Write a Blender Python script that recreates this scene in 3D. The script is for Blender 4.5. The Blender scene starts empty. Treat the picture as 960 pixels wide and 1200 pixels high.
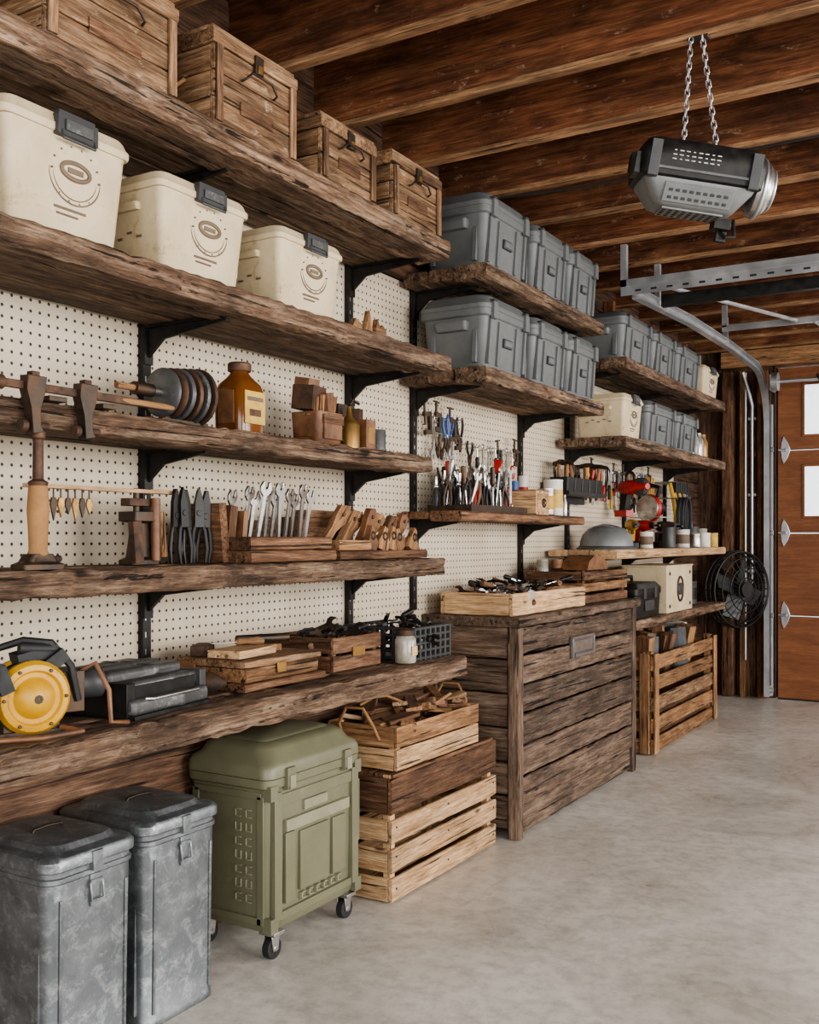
import bpy, bmesh, math, random
from mathutils import Vector, Matrix, noise, Euler
random.seed(11)
R=random.random
def U(a,b): return a+(b-a)*R()
sc=bpy.context.scene

# ------------------------------------------------------------------ materials
def newmat(name):
    m=bpy.data.materials.new(name); m.use_nodes=True
    nt=m.node_tree; bs=nt.nodes['Principled BSDF']; return m,nt,bs
def ramp(nt,stops):
    r=nt.nodes.new('ShaderNodeValToRGB'); e=r.color_ramp.elements
    e[0].position=stops[0][0]; e[0].color=(*stops[0][1],1)
    e[1].position=stops[-1][0]; e[1].color=(*stops[-1][1],1)
    for p,c in stops[1:-1]:
        x=e.new(p); x.color=(*c,1)
    return r
def mapn(nt,src,scale):
    mp=nt.nodes.new('ShaderNodeMapping'); mp.inputs['Scale'].default_value=scale
    nt.links.new(src,mp.inputs['Vector']); return mp.outputs[0]
def noi(nt,src,scale,detail=6,rough=.6,dist=0):
    n=nt.nodes.new('ShaderNodeTexNoise'); n.inputs['Scale'].default_value=scale
    n.inputs['Detail'].default_value=detail; n.inputs['Roughness'].default_value=rough
    n.inputs['Distortion'].default_value=dist
    nt.links.new(src,n.inputs['Vector']); return n.outputs['Fac']
def mul(nt,a,b,fac=1.0,mode='MULTIPLY'):
    x=nt.nodes.new('ShaderNodeMix'); x.data_type='RGBA'; x.blend_type=mode
    if isinstance(fac,float): x.inputs[0].default_value=fac
    else: nt.links.new(fac,x.inputs[0])
    nt.links.new(a,x.inputs[6])
    if isinstance(b,tuple): x.inputs[7].default_value=(*b,1)
    else: nt.links.new(b,x.inputs[7])
    return x.outputs[2]
def g(v): return (v,v,v)
def wood(name,dark,mid,light,rough=.75,var=(.7,1.25),stain=.5,bump=.35,gs=1.0,paint=None,crack=True,worn=None,fine=.45,k=1.0):
    dark,mid,light=[tuple(x*k for x in c) for c in (dark,mid,light)]
    m,nt,bs=newmat(name)
    at=nt.nodes.new('ShaderNodeAttribute'); at.attribute_name='gc'; v=at.outputs['Vector']
    n1=noi(nt,mapn(nt,v,(1.7*gs,26*gs,26*gs)),2.0,10,.72,.55)
    r1=ramp(nt,[(.33,dark),(.50,mid),(.66,light)]); nt.links.new(n1,r1.inputs[0])
    n2=noi(nt,mapn(nt,v,(9*gs,190*gs,190*gs)),1.5,4,.65,.15)
    r2=ramp(nt,[(.34,g(1-fine)),(.60,g(1.18))]); nt.links.new(n2,r2.inputs[0])
    c=mul(nt,r1.outputs[0],r2.outputs[0])
    n3=noi(nt,mapn(nt,v,(2.4,6,6)),1.5,6,.65,.4)
    r3=ramp(nt,[(.36,g(1-stain)),(.60,g(1.1))]); nt.links.new(n3,r3.inputs[0])
    c=mul(nt,c,r3.outputs[0])
    h=n2
    if worn:
        n6=noi(nt,mapn(nt,v,(7,42,42)),1.4,8,.75,.3)
        r6=ramp(nt,[(.54,g(0)),(.70,g(.6))]); nt.links.new(n6,r6.inputs[0])
        c=mul(nt,c,worn,r6.outputs[0],'MIX')
    if crack:
        n4=noi(nt,mapn(nt,v,(1.5,46,46)),1.3,4,.55,.4)
        r4=ramp(nt,[(.35,g(.12)),(.39,g(1))]); nt.links.new(n4,r4.inputs[0])
        c=mul(nt,c,r4.outputs[0])
        vo=nt.nodes.new('ShaderNodeTexVoronoi'); vo.inputs['Scale'].default_value=1.0
        nt.links.new(mapn(nt,v,(4.2,13,13)),vo.inputs['Vector'])
        rv=ramp(nt,[(.06,g(.25)),(.13,g(1))]); nt.links.new(vo.outputs['Distance'],rv.inputs[0])
        c=mul(nt,c,rv.outputs[0])
        mm=nt.nodes.new('ShaderNodeMath'); mm.operation='ADD'
        nt.links.new(n2,mm.inputs[0]); nt.links.new(r4.outputs[0],mm.inputs[1]); h=mm.outputs[0]
    ge=nt.nodes.new('ShaderNodeNewGeometry')
    rr=ramp(nt,[(0,g(var[0])),(1,g(var[1]))]); nt.links.new(ge.outputs['Random Per Island'],rr.inputs[0])
    c=mul(nt,c,rr.outputs[0])
    if paint:
        n5=noi(nt,mapn(nt,v,(4,9,9)),2.4,10,.8,.2)
        r5=ramp(nt,[(.58,g(0)),(.64,g(.7))]); nt.links.new(n5,r5.inputs[0])
        c=mul(nt,c,paint,r5.outputs[0],'MIX')
    nt.links.new(c,bs.inputs['Base Color'])
    bs.inputs['Roughness'].default_value=rough
    bs.inputs['Specular IOR Level'].default_value=.3
    b=nt.nodes.new('ShaderNodeBump'); b.inputs['Strength'].default_value=bump; b.inputs['Distance'].default_value=.005
    nt.links.new(h,b.inputs['Height']); nt.links.new(b.outputs[0],bs.inputs['Normal'])
    return m
def plain(name,c,rough=.5,metal=0,c2=None,scale=12,lo=.4,hi=.65,bump=0,bscale=60,emis=None):
    m,nt,bs=newmat(name)
    tc=nt.nodes.new('ShaderNodeTexCoord'); v=tc.outputs['Object']
    if c2 is None: c2=tuple(x*.7 for x in c)
    n=noi(nt,v,scale,8,.65,.3)
    r=ramp(nt,[(lo,c),(hi,c2)]); nt.links.new(n,r.inputs[0])
    nt.links.new(r.outputs[0],bs.inputs['Base Color'])
    rr=ramp(nt,[(.3,g(max(0,rough-.08))),(.7,g(min(1,rough+.12)))]); nt.links.new(n,rr.inputs[0])
    nt.links.new(rr.outputs[0],bs.inputs['Roughness'])
    bs.inputs['Metallic'].default_value=metal
    if bump:
        b=nt.nodes.new('ShaderNodeBump'); b.inputs['Strength'].default_value=bump; b.inputs['Distance'].default_value=.003
        nt.links.new(noi(nt,v,bscale,4),b.inputs['Height']); nt.links.new(b.outputs[0],bs.inputs['Normal'])
    if emis:
        bs.inputs['Emission Color'].default_value=(*emis[0],1); bs.inputs['Emission Strength'].default_value=emis[1]
    return m
def grime(name,c,c2,dirt,rough=.5,scale=5,dscale=9,lo=.57,hi=.70,bump=.1,metal=0):
    """base two-tone colour with crisp scuffs of a third colour"""
    m=plain(name,c,rough,metal,c2,scale,.42,.7,bump); nt=m.node_tree; bs=nt.nodes['Principled BSDF']
    tc=nt.nodes.new('ShaderNodeTexCoord')
    n=noi(nt,tc.outputs['Object'],dscale,12,.82,.5); r=ramp(nt,[(lo,g(0)),(hi,g(.8))]); nt.links.new(n,r.inputs[0])
    src=bs.inputs['Base Color'].links[0].from_socket
    nt.links.new(mul(nt,src,dirt,r.outputs[0],'MIX'),bs.inputs['Base Color'])
    return m

W_OLD=wood('weathered_plank_wood',(.045,.024,.015),(.20,.118,.072),(.42,.295,.20),stain=.55,bump=.9,worn=(.28,.215,.16),k=.76)
W_CAB=wood('cabinet_barn_wood',(.065,.039,.026),(.20,.129,.088),(.36,.26,.19),stain=.45,var=(.65,1.25),bump=.9,worn=(.26,.21,.17),k=.80)
W_BOX=wood('old_box_wood',(.10,.050,.026),(.30,.17,.09),(.48,.32,.195),stain=.5,gs=1.4,paint=(.50,.39,.28),k=.88)
W_CRD=wood('dark_crate_wood',(.05,.024,.013),(.18,.088,.046),(.32,.18,.105),stain=.4,gs=1.4,worn=(.22,.145,.09),k=.85)
W_PINE=wood('pine_wood',(.34,.185,.085),(.57,.36,.195),(.72,.50,.31),stain=.25,var=(.8,1.1),bump=.25,gs=1.2,k=.93)
W_MED=wood('tan_wood',(.13,.060,.026),(.34,.178,.084),(.50,.30,.16),stain=.35,gs=1.5,k=.88)
W_JST=wood('joist_lumber',(.13,.043,.020),(.27,.103,.047),(.40,.18,.085),stain=.6,bump=.25,var=(.75,1.2),gs=.6,paint=(.38,.25,.17),crack=False,k=.72)
W_JLIT=wood('joist_edge_lit_lumber',(.22,.11,.055),(.42,.225,.115),(.56,.34,.19),stain=.45,bump=.2,var=(.8,1.15),gs=.8,k=.80)  # joist lumber in lighter tan: floor-bounce light put into the colour
W_SUB=wood('subfloor_plywood',(.05,.018,.009),(.11,.04,.018),(.18,.072,.032),stain=.4,bump=.15,gs=.4,crack=False)
W_WALL=wood('wall_boards_dark',(.045,.023,.013),(.13,.07,.042),(.24,.14,.085),stain=.5,k=.85)
W_DOOR=wood('garage_door_wood',(.17,.066,.030),(.215,.086,.040),(.26,.108,.052),stain=.14,bump=.05,var=(.94,1.06),rough=.45,crack=False,fine=.15,k=.86)
BLK=plain('black_steel',(.018,.017,.017),.45,.6,(.035,.033,.03),20)
IRON=plain('dark_iron',(.05,.042,.036),.5,.8,(.11,.07,.045),18,bump=.3)
RUST=plain('rusty_iron',(.12,.065,.04),.65,.6,(.05,.035,.03),22,bump=.4)
STEEL=plain('tool_steel',(.55,.54,.52),.32,.95,(.30,.29,.27),25)
GALV=grime('galvanized_zinc',(.15,.163,.17),(.235,.25,.258),(.38,.40,.405),.42,9,24,.50,.64,.25,.7)
ZINC=plain('track_zinc',(.46,.48,.50),.38,.85,(.60,.61,.62),8)
CREAM=grime('cream_plastic',(.56,.465,.31),(.44,.345,.21),(.25,.165,.09),.55,5,9,.55,.68,.15)
CRMD=plain('cream_print',(.16,.115,.075),.7)
GREY=grime('grey_plastic',(.125,.130,.130),(.095,.100,.101),(.22,.225,.225),.5,7,14,.62,.75,.12)
GRYD=plain('dark_grey_plastic',(.045,.047,.048),.45)
GRYM=grime('worn_gunmetal',(.10,.10,.098),(.06,.06,.06),(.30,.29,.27),.4,12,26,.55,.68,.2,.3)
GRYL=grime('grey_enamel',(.20,.205,.205),(.15,.155,.155),(.08,.08,.08),.45,10,22,.58,.68,.15,.3)
OLIVE=grime('olive_plastic',(.165,.16,.098),(.125,.122,.075),(.25,.235,.16),.42,4,7,.57,.70,.1)
OLIVEL=plain('olive_light',(.26,.25,.17),.45,0,(.19,.18,.12),8)
RUB=plain('black_rubber',(.02,.02,.02),.6)
YEL=grime('yellow_enamel',(.52,.28,.018),(.40,.20,.015),(.10,.06,.03),.4,10,20,.58,.68)
AMB=plain('amber_glass',(.15,.055,.015),.12,0,(.09,.03,.01),6)
LAB=plain('yellow_label',(.55,.36,.08),.6,0,(.40,.24,.05),30)
RED=plain('red_plastic',(.40,.02,.015),.4)
BLUE=plain('blue_plastic',(.02,.07,.25),.4)
LEA=plain('brown_leather',(.20,.09,.04),.5,0,(.08,.036,.018),14,bump=.3)
WHT=plain('white_plastic',(.66,.63,.57),.45,0,(.50,.46,.40),10)
ROPE=plain('rope_fibre',(.32,.17,.07),.9)
GLS=plain('dusty_glass',(.35,.33,.28),.15,0,(.2,.17,.12),16)
BRASS=plain('aged_brass',(.34,.20,.07),.4,.8)
PANE=plain('daylit_pane',(.8,.82,.8),.3,emis=((.9,.97,1),1.3))

def peg_mat():
    m,nt,bs=newmat('pegboard')
    tc=nt.nodes.new('ShaderNodeTexCoord'); sp=nt.nodes.new('ShaderNodeSeparateXYZ'); nt.links.new(tc.outputs['Object'],sp.inputs[0])
    def M(op,a,b=None):
        x=nt.nodes.new('ShaderNodeMath'); x.operation=op
        for i,s in enumerate((a,b)):
            if s is None: continue
            if isinstance(s,(int,float)): x.inputs[i].default_value=s
            else: nt.links.new(s,x.inputs[i])
        return x.outputs[0]
    P=.029
    def cell(o):
        f=M('FRACT',M('DIVIDE',M('ADD',o,10.0),P)); return M('MULTIPLY',M('SUBTRACT',f,.5),P)
    y=cell(sp.outputs['Y']); z=cell(sp.outputs['Z'])
    d=M('SQRT',M('ADD',M('MULTIPLY',y,y),M('MULTIPLY',z,z)))
    hole=M('LESS_THAN',d,.0044)
    n=noi(nt,tc.outputs['Object'],3,8,.6)
    r=ramp(nt,[(.35,(.58,.50,.39)),(.7,(.45,.37,.27))]); nt.links.new(n,r.inputs[0])
    c=mul(nt,r.outputs[0],(.04,.03,.022),hole,'MIX')
    nt.links.new(c,bs.inputs['Base Color']); bs.inputs['Roughness'].default_value=.7
    b=nt.nodes.new('ShaderNodeBump'); b.inputs['Strength'].default_value=.8; b.inputs['Distance'].default_value=.004; b.invert=True
    nt.links.new(hole,b.inputs['Height']); nt.links.new(b.outputs[0],bs.inputs['Normal'])
    return m
PEG=peg_mat()
def floor_mat():
    m,nt,bs=newmat('polished_concrete')
    tc=nt.nodes.new('ShaderNodeTexCoord'); v=tc.outputs['Object']
    n=noi(nt,v,1.3,12,.70,.6); r=ramp(nt,[(.34,(.44,.405,.355)),(.5,(.56,.525,.47)),(.66,(.67,.64,.59))]); nt.links.new(n,r.inputs[0])
    n2=noi(nt,v,16,10,.75); r2=ramp(nt,[(.36,g(.76)),(.56,g(1.06))]); nt.links.new(n2,r2.inputs[0])
    c=mul(nt,r.outputs[0],r2.outputs[0])
    n3=noi(nt,v,.7,5,.55,1.2); r3=ramp(nt,[(.4965,g(1)),(.4985,g(.68)),(.5005,g(1))]); nt.links.new(n3,r3.inputs[0])
    c=mul(nt,c,r3.outputs[0],.5)
    nt.links.new(c,bs.inputs['Base Color'])
    rr=ramp(nt,[(.3,g(.24)),(.7,g(.44))]); nt.links.new(n,rr.inputs[0]); nt.links.new(rr.outputs[0],bs.inputs['Roughness'])
    b=nt.nodes.new('ShaderNodeBump'); b.inputs['Strength'].default_value=.08; b.inputs['Distance'].default_value=.003
    nt.links.new(n2,b.inputs['Height']); nt.links.new(b.outputs[0],bs.inputs['Normal'])
    return m
CONC=floor_mat()

# ------------------------------------------------------------------ mesh builder
def ringpts(hx,hy,r,n=4):
    r=max(.0005,min(r,hx-.0001,hy-.0001)); out=[]
    for (sx,sy,a0) in ((1,1,0),(-1,1,90),(-1,-1,180),(1,-1,270)):
        for i in range(n+1):
            a=math.radians(a0+90*i/n)
            out.append((sx*(hx-r)+r*math.cos(a), sy*(hy-r)+r*math.sin(a)))
    return out
class B:
    def __init__(s,name): s.n=name;s.v=[];s.f=[];s.fm=[];s.g=[];s.mats=[];s.M=Matrix.Identity(4)
    def at(s,loc=(0,0,0),rot=(0,0,0)):
        s.M=Matrix.Translation(loc)@Euler([math.radians(a) for a in rot]).to_matrix().to_4x4(); return s
    def add(s,vs,fs,mat):
        vs=[Vector(v) for v in vs]
        mn=[min(v[i] for v in vs) for i in range(3)]; mx=[max(v[i] for v in vs) for i in range(3)]
        d=[mx[i]-mn[i] for i in range(3)]; o=sorted(range(3),key=lambda i:-d[i])
        off=[U(0,20) for _ in range(3)]; k=len(s.v)
        for v in vs:
            s.v.append(s.M@v); s.g.append((v[o[0]]+off[0],v[o[1]]+off[1],v[o[2]]+off[2]))
        if mat not in s.mats: s.mats.append(mat)
        mi=s.mats.index(mat)
        for f in fs: s.f.append([i+k for i in f]); s.fm.append(mi)
        return s
    def box(s,c,d,mat,rot=(0,0,0),taper=1.0):
        E=Euler([math.radians(a) for a in rot]).to_matrix(); vs=[]
        for z in (-.5,.5):
            t=taper if z>0 else 1
            for x,y in ((-.5,-.5),(.5,-.5),(.5,.5),(-.5,.5)):
                vs.append(Vector((x*d[0]*t,y*d[1]*t,z*d[2])))
        Ms=s.M; s.M=Ms@Matrix.Translation(c)@E.to_4x4()
        s.add(vs,[(3,2,1,0),(4,5,6,7),(0,1,5,4),(1,2,6,5),(2,3,7,6),(3,0,4,7)],mat); s.M=Ms; return s
    def bb(s,x0,x1,y0,y1,z0,z1,mat): return s.box(((x0+x1)/2,(y0+y1)/2,(z0+z1)/2),(x1-x0,y1-y0,z1-z0),mat)
    def loft(s,rings,mat,close=False,caps=True):
        n=len(rings[0]); vs=[p for r in rings for p in r]; fs=[]
        m=len(rings)
        for i in range(m if close else m-1):
            j=(i+1)%m
            for k in range(n):
                fs.append((i*n+k,i*n+(k+1)%n,j*n+(k+1)%n,j*n+k))
        if caps and not close:
            fs.append(tuple(reversed(range(n)))); fs.append(tuple((m-1)*n+k for k in range(n)))
        return s.add(vs,fs,mat)
    def stack(s,c,layers,mat,n=4):
        rs=[]
        for L in layers:
            z,hx,hy,r=L[:4]
            rs.append([(c[0]+x,c[1]+y,c[2]+z) for x,y in ringpts(hx,hy,r,n)])
        return s.loft(rs,mat)
    def lathe(s,c,prof,mat,n=20,rot=(0,0,0)):
        Ms=s.M; s.M=Ms@Matrix.Translation(c)@Euler([math.radians(a) for a in rot]).to_matrix().to_4x4()
        s.loft([[(r*math.cos(2*math.pi*k/n),r*math.sin(2*math.pi*k/n),z) for k in range(n)] for r,z in prof],mat); s.M=Ms; return s
    def tube(s,pts,r,mat,n=7,close=False):
        pts=[Vector(p) for p in pts]; m=len(pts); rs=[]
        up=None
        for i,p in enumerate(pts):
            a=pts[(i-1)%m] if (i>0 or close) else p
            b=pts[(i+1)%m] if (i<m-1 or close) else p
            t=(b-a).normalized() if (b-a).length>1e-9 else Vector((0,0,1))
            if up is None:
                up=Vector((0,0,1)) if abs(t.z)<.9 else Vector((1,0,0))
            x=(up-t*up.dot(t))
            if x.length<1e-5: x=t.orthogonal()
            x.normalize(); y=t.cross(x); up=x
            rr=r[i] if isinstance(r,(list,tuple)) else r
            rs.append([tuple(p+(x*math.cos(2*math.pi*k/n)+y*math.sin(2*math.pi*k/n))*rr) for k in range(n)])
        return s.loft(rs,mat,close=close)
    def cyl(s,a,b,r,mat,n=14): return s.tube([a,b],r,mat,n)
    def torus(s,c,Ra,r,mat,axis='z',n=28,Rb=None,k=7):
        Rb=Rb or Ra; P=[]
        for i in range(n):
            a=2*math.pi*i/n; u,w=Ra*math.cos(a),Rb*math.sin(a)
            P.append({'z':(c[0]+u,c[1]+w,c[2]),'x':(c[0],c[1]+u,c[2]+w),'y':(c[0]+u,c[1],c[2]+w)}[axis])
        return s.tube(P,r,mat,k,True)
    def prism(s,poly,t,mat,plane='yz',o=(0,0,0)):
        n=len(poly); vs=[]
        for q in (-t/2,t/2):
            for a,b in poly:
                v={'yz':(q,a,b),'xz':(a,q,b),'xy':(a,b,q)}[plane]
                vs.append((v[0]+o[0],v[1]+o[1],v[2]+o[2]))
        fs=[tuple(reversed(range(n))),tuple(range(n,2*n))]+[(i,(i+1)%n,n+(i+1)%n,n+i) for i in range(n)]
        return s.add(vs,fs,mat)
    def plank(s,x0,x1,y0,y1,z0,z1,mat,rough=.003,seg=.07,ch=.004):
        mn=[x0,y0,z0]; mx=[x1,y1,z1]; d=[mx[i]-mn[i] for i in range(3)]
        ax=max(range(3),key=lambda i:d[i]); o=[i for i in range(3) if i!=ax]
        n=max(2,int(d[ax]/seg)); a,b=d[o[0]]/2,d[o[1]]/2
        ch=min(ch,a*.4,b*.4)
        cs=[(-a+ch,-b),(0,-b),(a-ch,-b),(a,-b+ch),(a,0),(a,b-ch),(a-ch,b),(0,b),(-a+ch,b),(-a,b-ch),(-a,0),(-a,-b+ch)]
        sd=Vector((U(0,50),U(0,50),U(0,50))); rs=[]
        for i in range(n+1):
            t=mn[ax]+d[ax]*i/n; rg=[]
            for p,q in cs:
                v=[0,0,0]; v[ax]=t; v[o[0]]=(mn[o[0]]+mx[o[0]])/2+p; v[o[1]]=(mn[o[1]]+mx[o[1]])/2+q
                w=Vector(v); nv=noise.noise_vector(w*9+sd)*rough+noise.noise_vector(w*34+sd)*rough*.8
                v[o[0]]-=math.copysign(abs(nv[0]),p) if abs(p)>1e-6 else 0
                v[o[1]]-=math.copysign(abs(nv[1]),q) if abs(q)>1e-6 else 0
                if i in (0,n): v[ax]+= (1 if i==0 else -1)*abs(nv[2])*1.5
                rg.append(tuple(v))
            rs.append(rg)
        return s.loft(rs,mat)
    def done(s,bevel=0,smooth=True,origin=None):
        xs=[v.x for v in s.v]; ys=[v.y for v in s.v]; zs=[v.z for v in s.v]
        o=Vector(origin) if origin else Vector(((min(xs)+max(xs))/2,(min(ys)+max(ys))/2,min(zs)))
        me=bpy.data.meshes.new(s.n); me.from_pydata([tuple(v-o) for v in s.v],[],s.f)
        for m in s.mats: me.materials.append(m)
        me.polygons.foreach_set('material_index',s.fm)
        a=me.attributes.new('gc','FLOAT_VECTOR','POINT'); a.data.foreach_set('vector',[c for q in s.g for c in q])
        bm=bmesh.new(); bm.from_mesh(me); bmesh.ops.recalc_face_normals(bm,faces=bm.faces); bm.to_mesh(me); bm.free()
        if smooth:
            me.polygons.foreach_set('use_smooth',[True]*len(me.polygons)); me.set_sharp_from_angle(angle=math.radians(38))
        ob=bpy.data.objects.new(s.n,me); ob.location=o; sc.collection.objects.link(ob)
        if bevel:
            md=ob.modifiers.new('edge_bevel','BEVEL'); md.width=bevel; md.segments=2; md.limit_method='ANGLE'; md.angle_limit=math.radians(40)
            md.harden_normals=False
        return ob

# ------------------------------------------------------------------ room shell
YE=8.32; XR=6.4
b=B('floor'); b.bb(-.1,XR+.1,-3,YE+.1,-.1,0,CONC); b.done(smooth=False,origin=(0,0,0))
b=B('wall_left')
z=0
while z<3.0:
    b.bb(-.1,0,-1.5,YE+.1,z,min(z+.196,3.02),W_WALL); z+=.2
b.bb(-.1,-.004,-1.5,YE,0,3.02,W_WALL); b.done(smooth=False)
b=B('pegboard_panel'); b.bb(.001,.012,-1.0,7.55,.70,2.33,PEG); b.done(smooth=False,origin=(0,0,0))
b=B('trim_1'); b.plank(.001,.05,-1,8.2,2.335,2.42,W_WALL)
for y in [.4+.81*i for i in range(10)]: b.plank(.001,.07,y,y+.045,2.43,2.74,W_JST,.002,.1)
b.done()
b=B('ceiling')
y=-1.4
while y<YE: b.bb(-.1,XR,y,min(y+1.2,YE+.1),3.03,3.06,W_SUB); y+=1.205
b.done(smooth=False)
b=B('ceiling_joists')
y=-1.21
while y<8.2:
    b.plank(0.0,XR,y,y+.042,2.765,3.029,W_JST,.0015,.3,.003)
    b.plank(0.0,XR,y-.001,y+.043,2.745,2.766,W_JLIT,.0015,.1,.003); y+=.47  # thin cap under each joist, painted lighter as if lit from the floor
b.done()
b=B('ceiling_cable'); b.tube([(.3+.35*i,3.98+.03*math.sin(i*1.3),2.735-.012*abs(math.sin(i*.9))) for i in range(12)],.006,RUB,6); b.done()
b=B('wall_end')
x=0
while x<.6: b.bb(x,min(x+.145,.6),YE,YE+.05,0,3.0,W_WALL); x+=.15
b.bb(.6,XR,YE-.02,YE+.05,2.6,3.0,W_JST)
b.bb(-.1,.61,YE+.05,YE+.1,0,3.0,W_WALL)
b.bb(4.2,XR,YE,YE+.05,0,2.6,W_WALL)
b.done(smooth=False)
b=B('trim_2')
b.plank(.20,.30,8.2,8.315,0,2.58,W_CRD,.012,.08,.012)
b.plank(.34,.38,8.23,8.315,0,2.58,W_MED,.003)
b.plank(.47,.55,8.25,8.315,0,2.58,W_JST,.003)
b.plank(.385,.465,8.25,8.31,1.9,1.96,W_JST,.003)
b.done()
b=B('trim_3'); b.plank(.20,6.3,8.21,8.29,2.61,2.74,W_MED,.003,.2); b.done()
b=B('door_1'); DX0,DX1=.625,4.2
for k in range(4):
    z0=.012+k*.645; z1=z0+.637
    b.bb(DX0,DX1,YE-.05,YE,z0,z1,W_DOOR)
    for j in range(4):
        xa=DX0+.20+j*.88; xb=xa+.62
        if k in (2,3):
            za=(1.43,2.06)[k-2]; zb=za+.38
            b.bb(xa-.02,xb+.02,YE-.058,YE-.05,za-.02,zb+.02,W_DOOR)
            b.bb(xa,xb,YE-.064,YE-.0581,za,zb,PANE)
            b.bb((xa+xb)/2-.012,(xa+xb)/2+.012,YE-.070,YE-.064,za,zb,W_DOOR)
b.bb(DX0,DX1,YE-.05,YE-.005,0,.012,RUB)
for zz in (.66,1.30,1.945):
    b.prism([(-.020,0),(-.015,.06),(.0,.11),(.03,.06),(.05,0),(.03,-.06),(.0,-.11),(-.015,-.06)],.012,ZINC,'xz',(DX0+.045,YE-.058,zz))
    b.cyl((DX0+.01,YE-.075,zz),(DX0+.07,YE-.075,zz),.010,ZINC)
b.done(.003)
b=B('garage_door_track')
TX=.565
def chan(pts,mat=ZINC):
    prof=[(-.028,-.020),(.028,-.020),(.028,.020),(.020,.020),(.020,-.012),(-.020,-.012),(-.020,.020),(-.028,.020)]
    rs=[]
    for i,p in enumerate(pts):
        a=Vector(pts[max(i-1,0)]); c=Vector(pts[min(i+1,len(pts)-1)]); t=(c-a).normalized(); nrm=Vector((0,-t.z,t.y))
        rs.append([tuple(Vector(p)+nrm*u+Vector((w,0,0))) for u,w in prof])
    b.loft(rs,mat)
pts=[(TX,8.17,.03),(TX,8.17,1.2),(TX,8.17,2.10)]
for i in range(1,11):
    a=math.radians(88*i/10); pts.append((TX,8.17-.45*(1-math.cos(a)),2.10+.44*math.sin(a)))
pts+= [(TX,7.0,2.555),(TX,6.0,2.545),(TX,5.0,2.50)]
chan(pts)
b.bb(TX-.03,TX+.03,8.20,8.245,.03,2.3,ZINC)
b.box((TX-.01,5.4,2.63),(.03,.03,.22),ZINC); b.box((TX-.01,6.9,2.65),(.03,.03,.17),ZINC)
b.tube([(TX+.03,8.14,.12),(TX+.03,8.14,2.4)],.004,IRON,5)
for zz in (.08,.66,1.3,1.945): b.cyl((TX+.0,8.17,zz),(TX+.045,8.17,zz),.02,ZINC)
b.done()
b=B('overhead_door_rail')
b.bb(TX-.06,3.9,4.94,4.97,2.525,2.56,ZINC); b.bb(TX-.06,3.9,4.944,4.948,2.48,2.56,ZINC); b.bb(TX+.1,3.9,5.10,5.14,2.44,2.50,BLK)
for k in range(40): b.box((TX+.03+.08*k,4.9435,2.50),(.03,.001,.010),RUB)
b.bb(TX-.06,TX-.03,4.94,4.97,2.525,2.74,ZINC); b.bb(2.2,2.23,4.94,4.97,2.55,2.74,ZINC)
b.bb(TX+.05,3.9,6.55,6.58,2.575,2.61,ZINC); b.bb(2.2,2.23,6.55,6.58,2.6,2.74,ZINC); b.bb(TX+.05,TX+.08,6.55,6.58,2.6,2.74,ZINC)
b.tube([(TX+.04,5.3,2.60),(TX+.5,6.55,2.595)],.012,ZINC,6); b.tube([(TX+.6,6.56,2.58),(TX+.85,7.6,2.50)],.010,ZINC,6)
b.done()
b=B('door_torsion_spring')
b.cyl((TX+.06,7.98,2.44),(3.9,7.98,2.44),.014,ZINC)
b.tube([(.95+.012*i,7.98+.036*math.cos(i*1.6),2.44+.036*math.sin(i*1.6)) for i in range(180)],.006,IRON,5)
b.cyl((TX+.075,7.98,2.44),(TX+.12,7.98,2.44),.07,ZINC,20); b.box((TX+.06,8.06,2.44),(.012,.16,.12),ZINC); b.box((1.9,8.08,2.46),(.06,.2,.10),ZINC)
b.done()
b=B('wall_conduit_pipes')
b.tube([(.44,8.225,0.9),(.44,8.225,2.3),(.42,8.21,2.40),(.38,8.17,2.56)],.014,ZINC,10)
b.tube([(.395,8.205,.3),(.395,8.205,2.56)],.008,ZINC,8)
b.tube([(.52,8.235,.55),(.52,8.235,2.55)],.006,RUB,6)
for zz in (1.0,1.6,2.2): b.box((.44,8.235,zz),(.06,.03,.02),ZINC)
b.done()
b=B('wall_right')
WP=plain('painted_wall',(.6,.57,.52),.8)
b.bb(XR,XR+.1,-1.5,YE+.1,0,.9,WP); b.bb(XR,XR+.1,-1.5,YE+.1,2.5,3.0,WP)
for y0,y1 in ((-1.5,-.9),(1.8,2.4),(5.0,5.5),(8.0,8.42)): b.bb(XR,XR+.1,y0,y1,.9,2.5,WP)
b.done(smooth=False)
for i,(y0,y1) in enumerate(((-.9,1.8),(2.4,5.0),(5.5,8.0))):
    b=B('window_%d'%(i+1)); t=.05
    b.bb(XR+.02,XR+.08,y0,y1,.9,.9+t,WHT); b.bb(XR+.02,XR+.08,y0,y1,2.5-t,2.5,WHT)
    for y in (y0,(y0+y1)/2-.025,y1-t): b.bb(XR+.02,XR+.08,y,y+t,.9+t,2.5-t,WHT)
    b.done()

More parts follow.
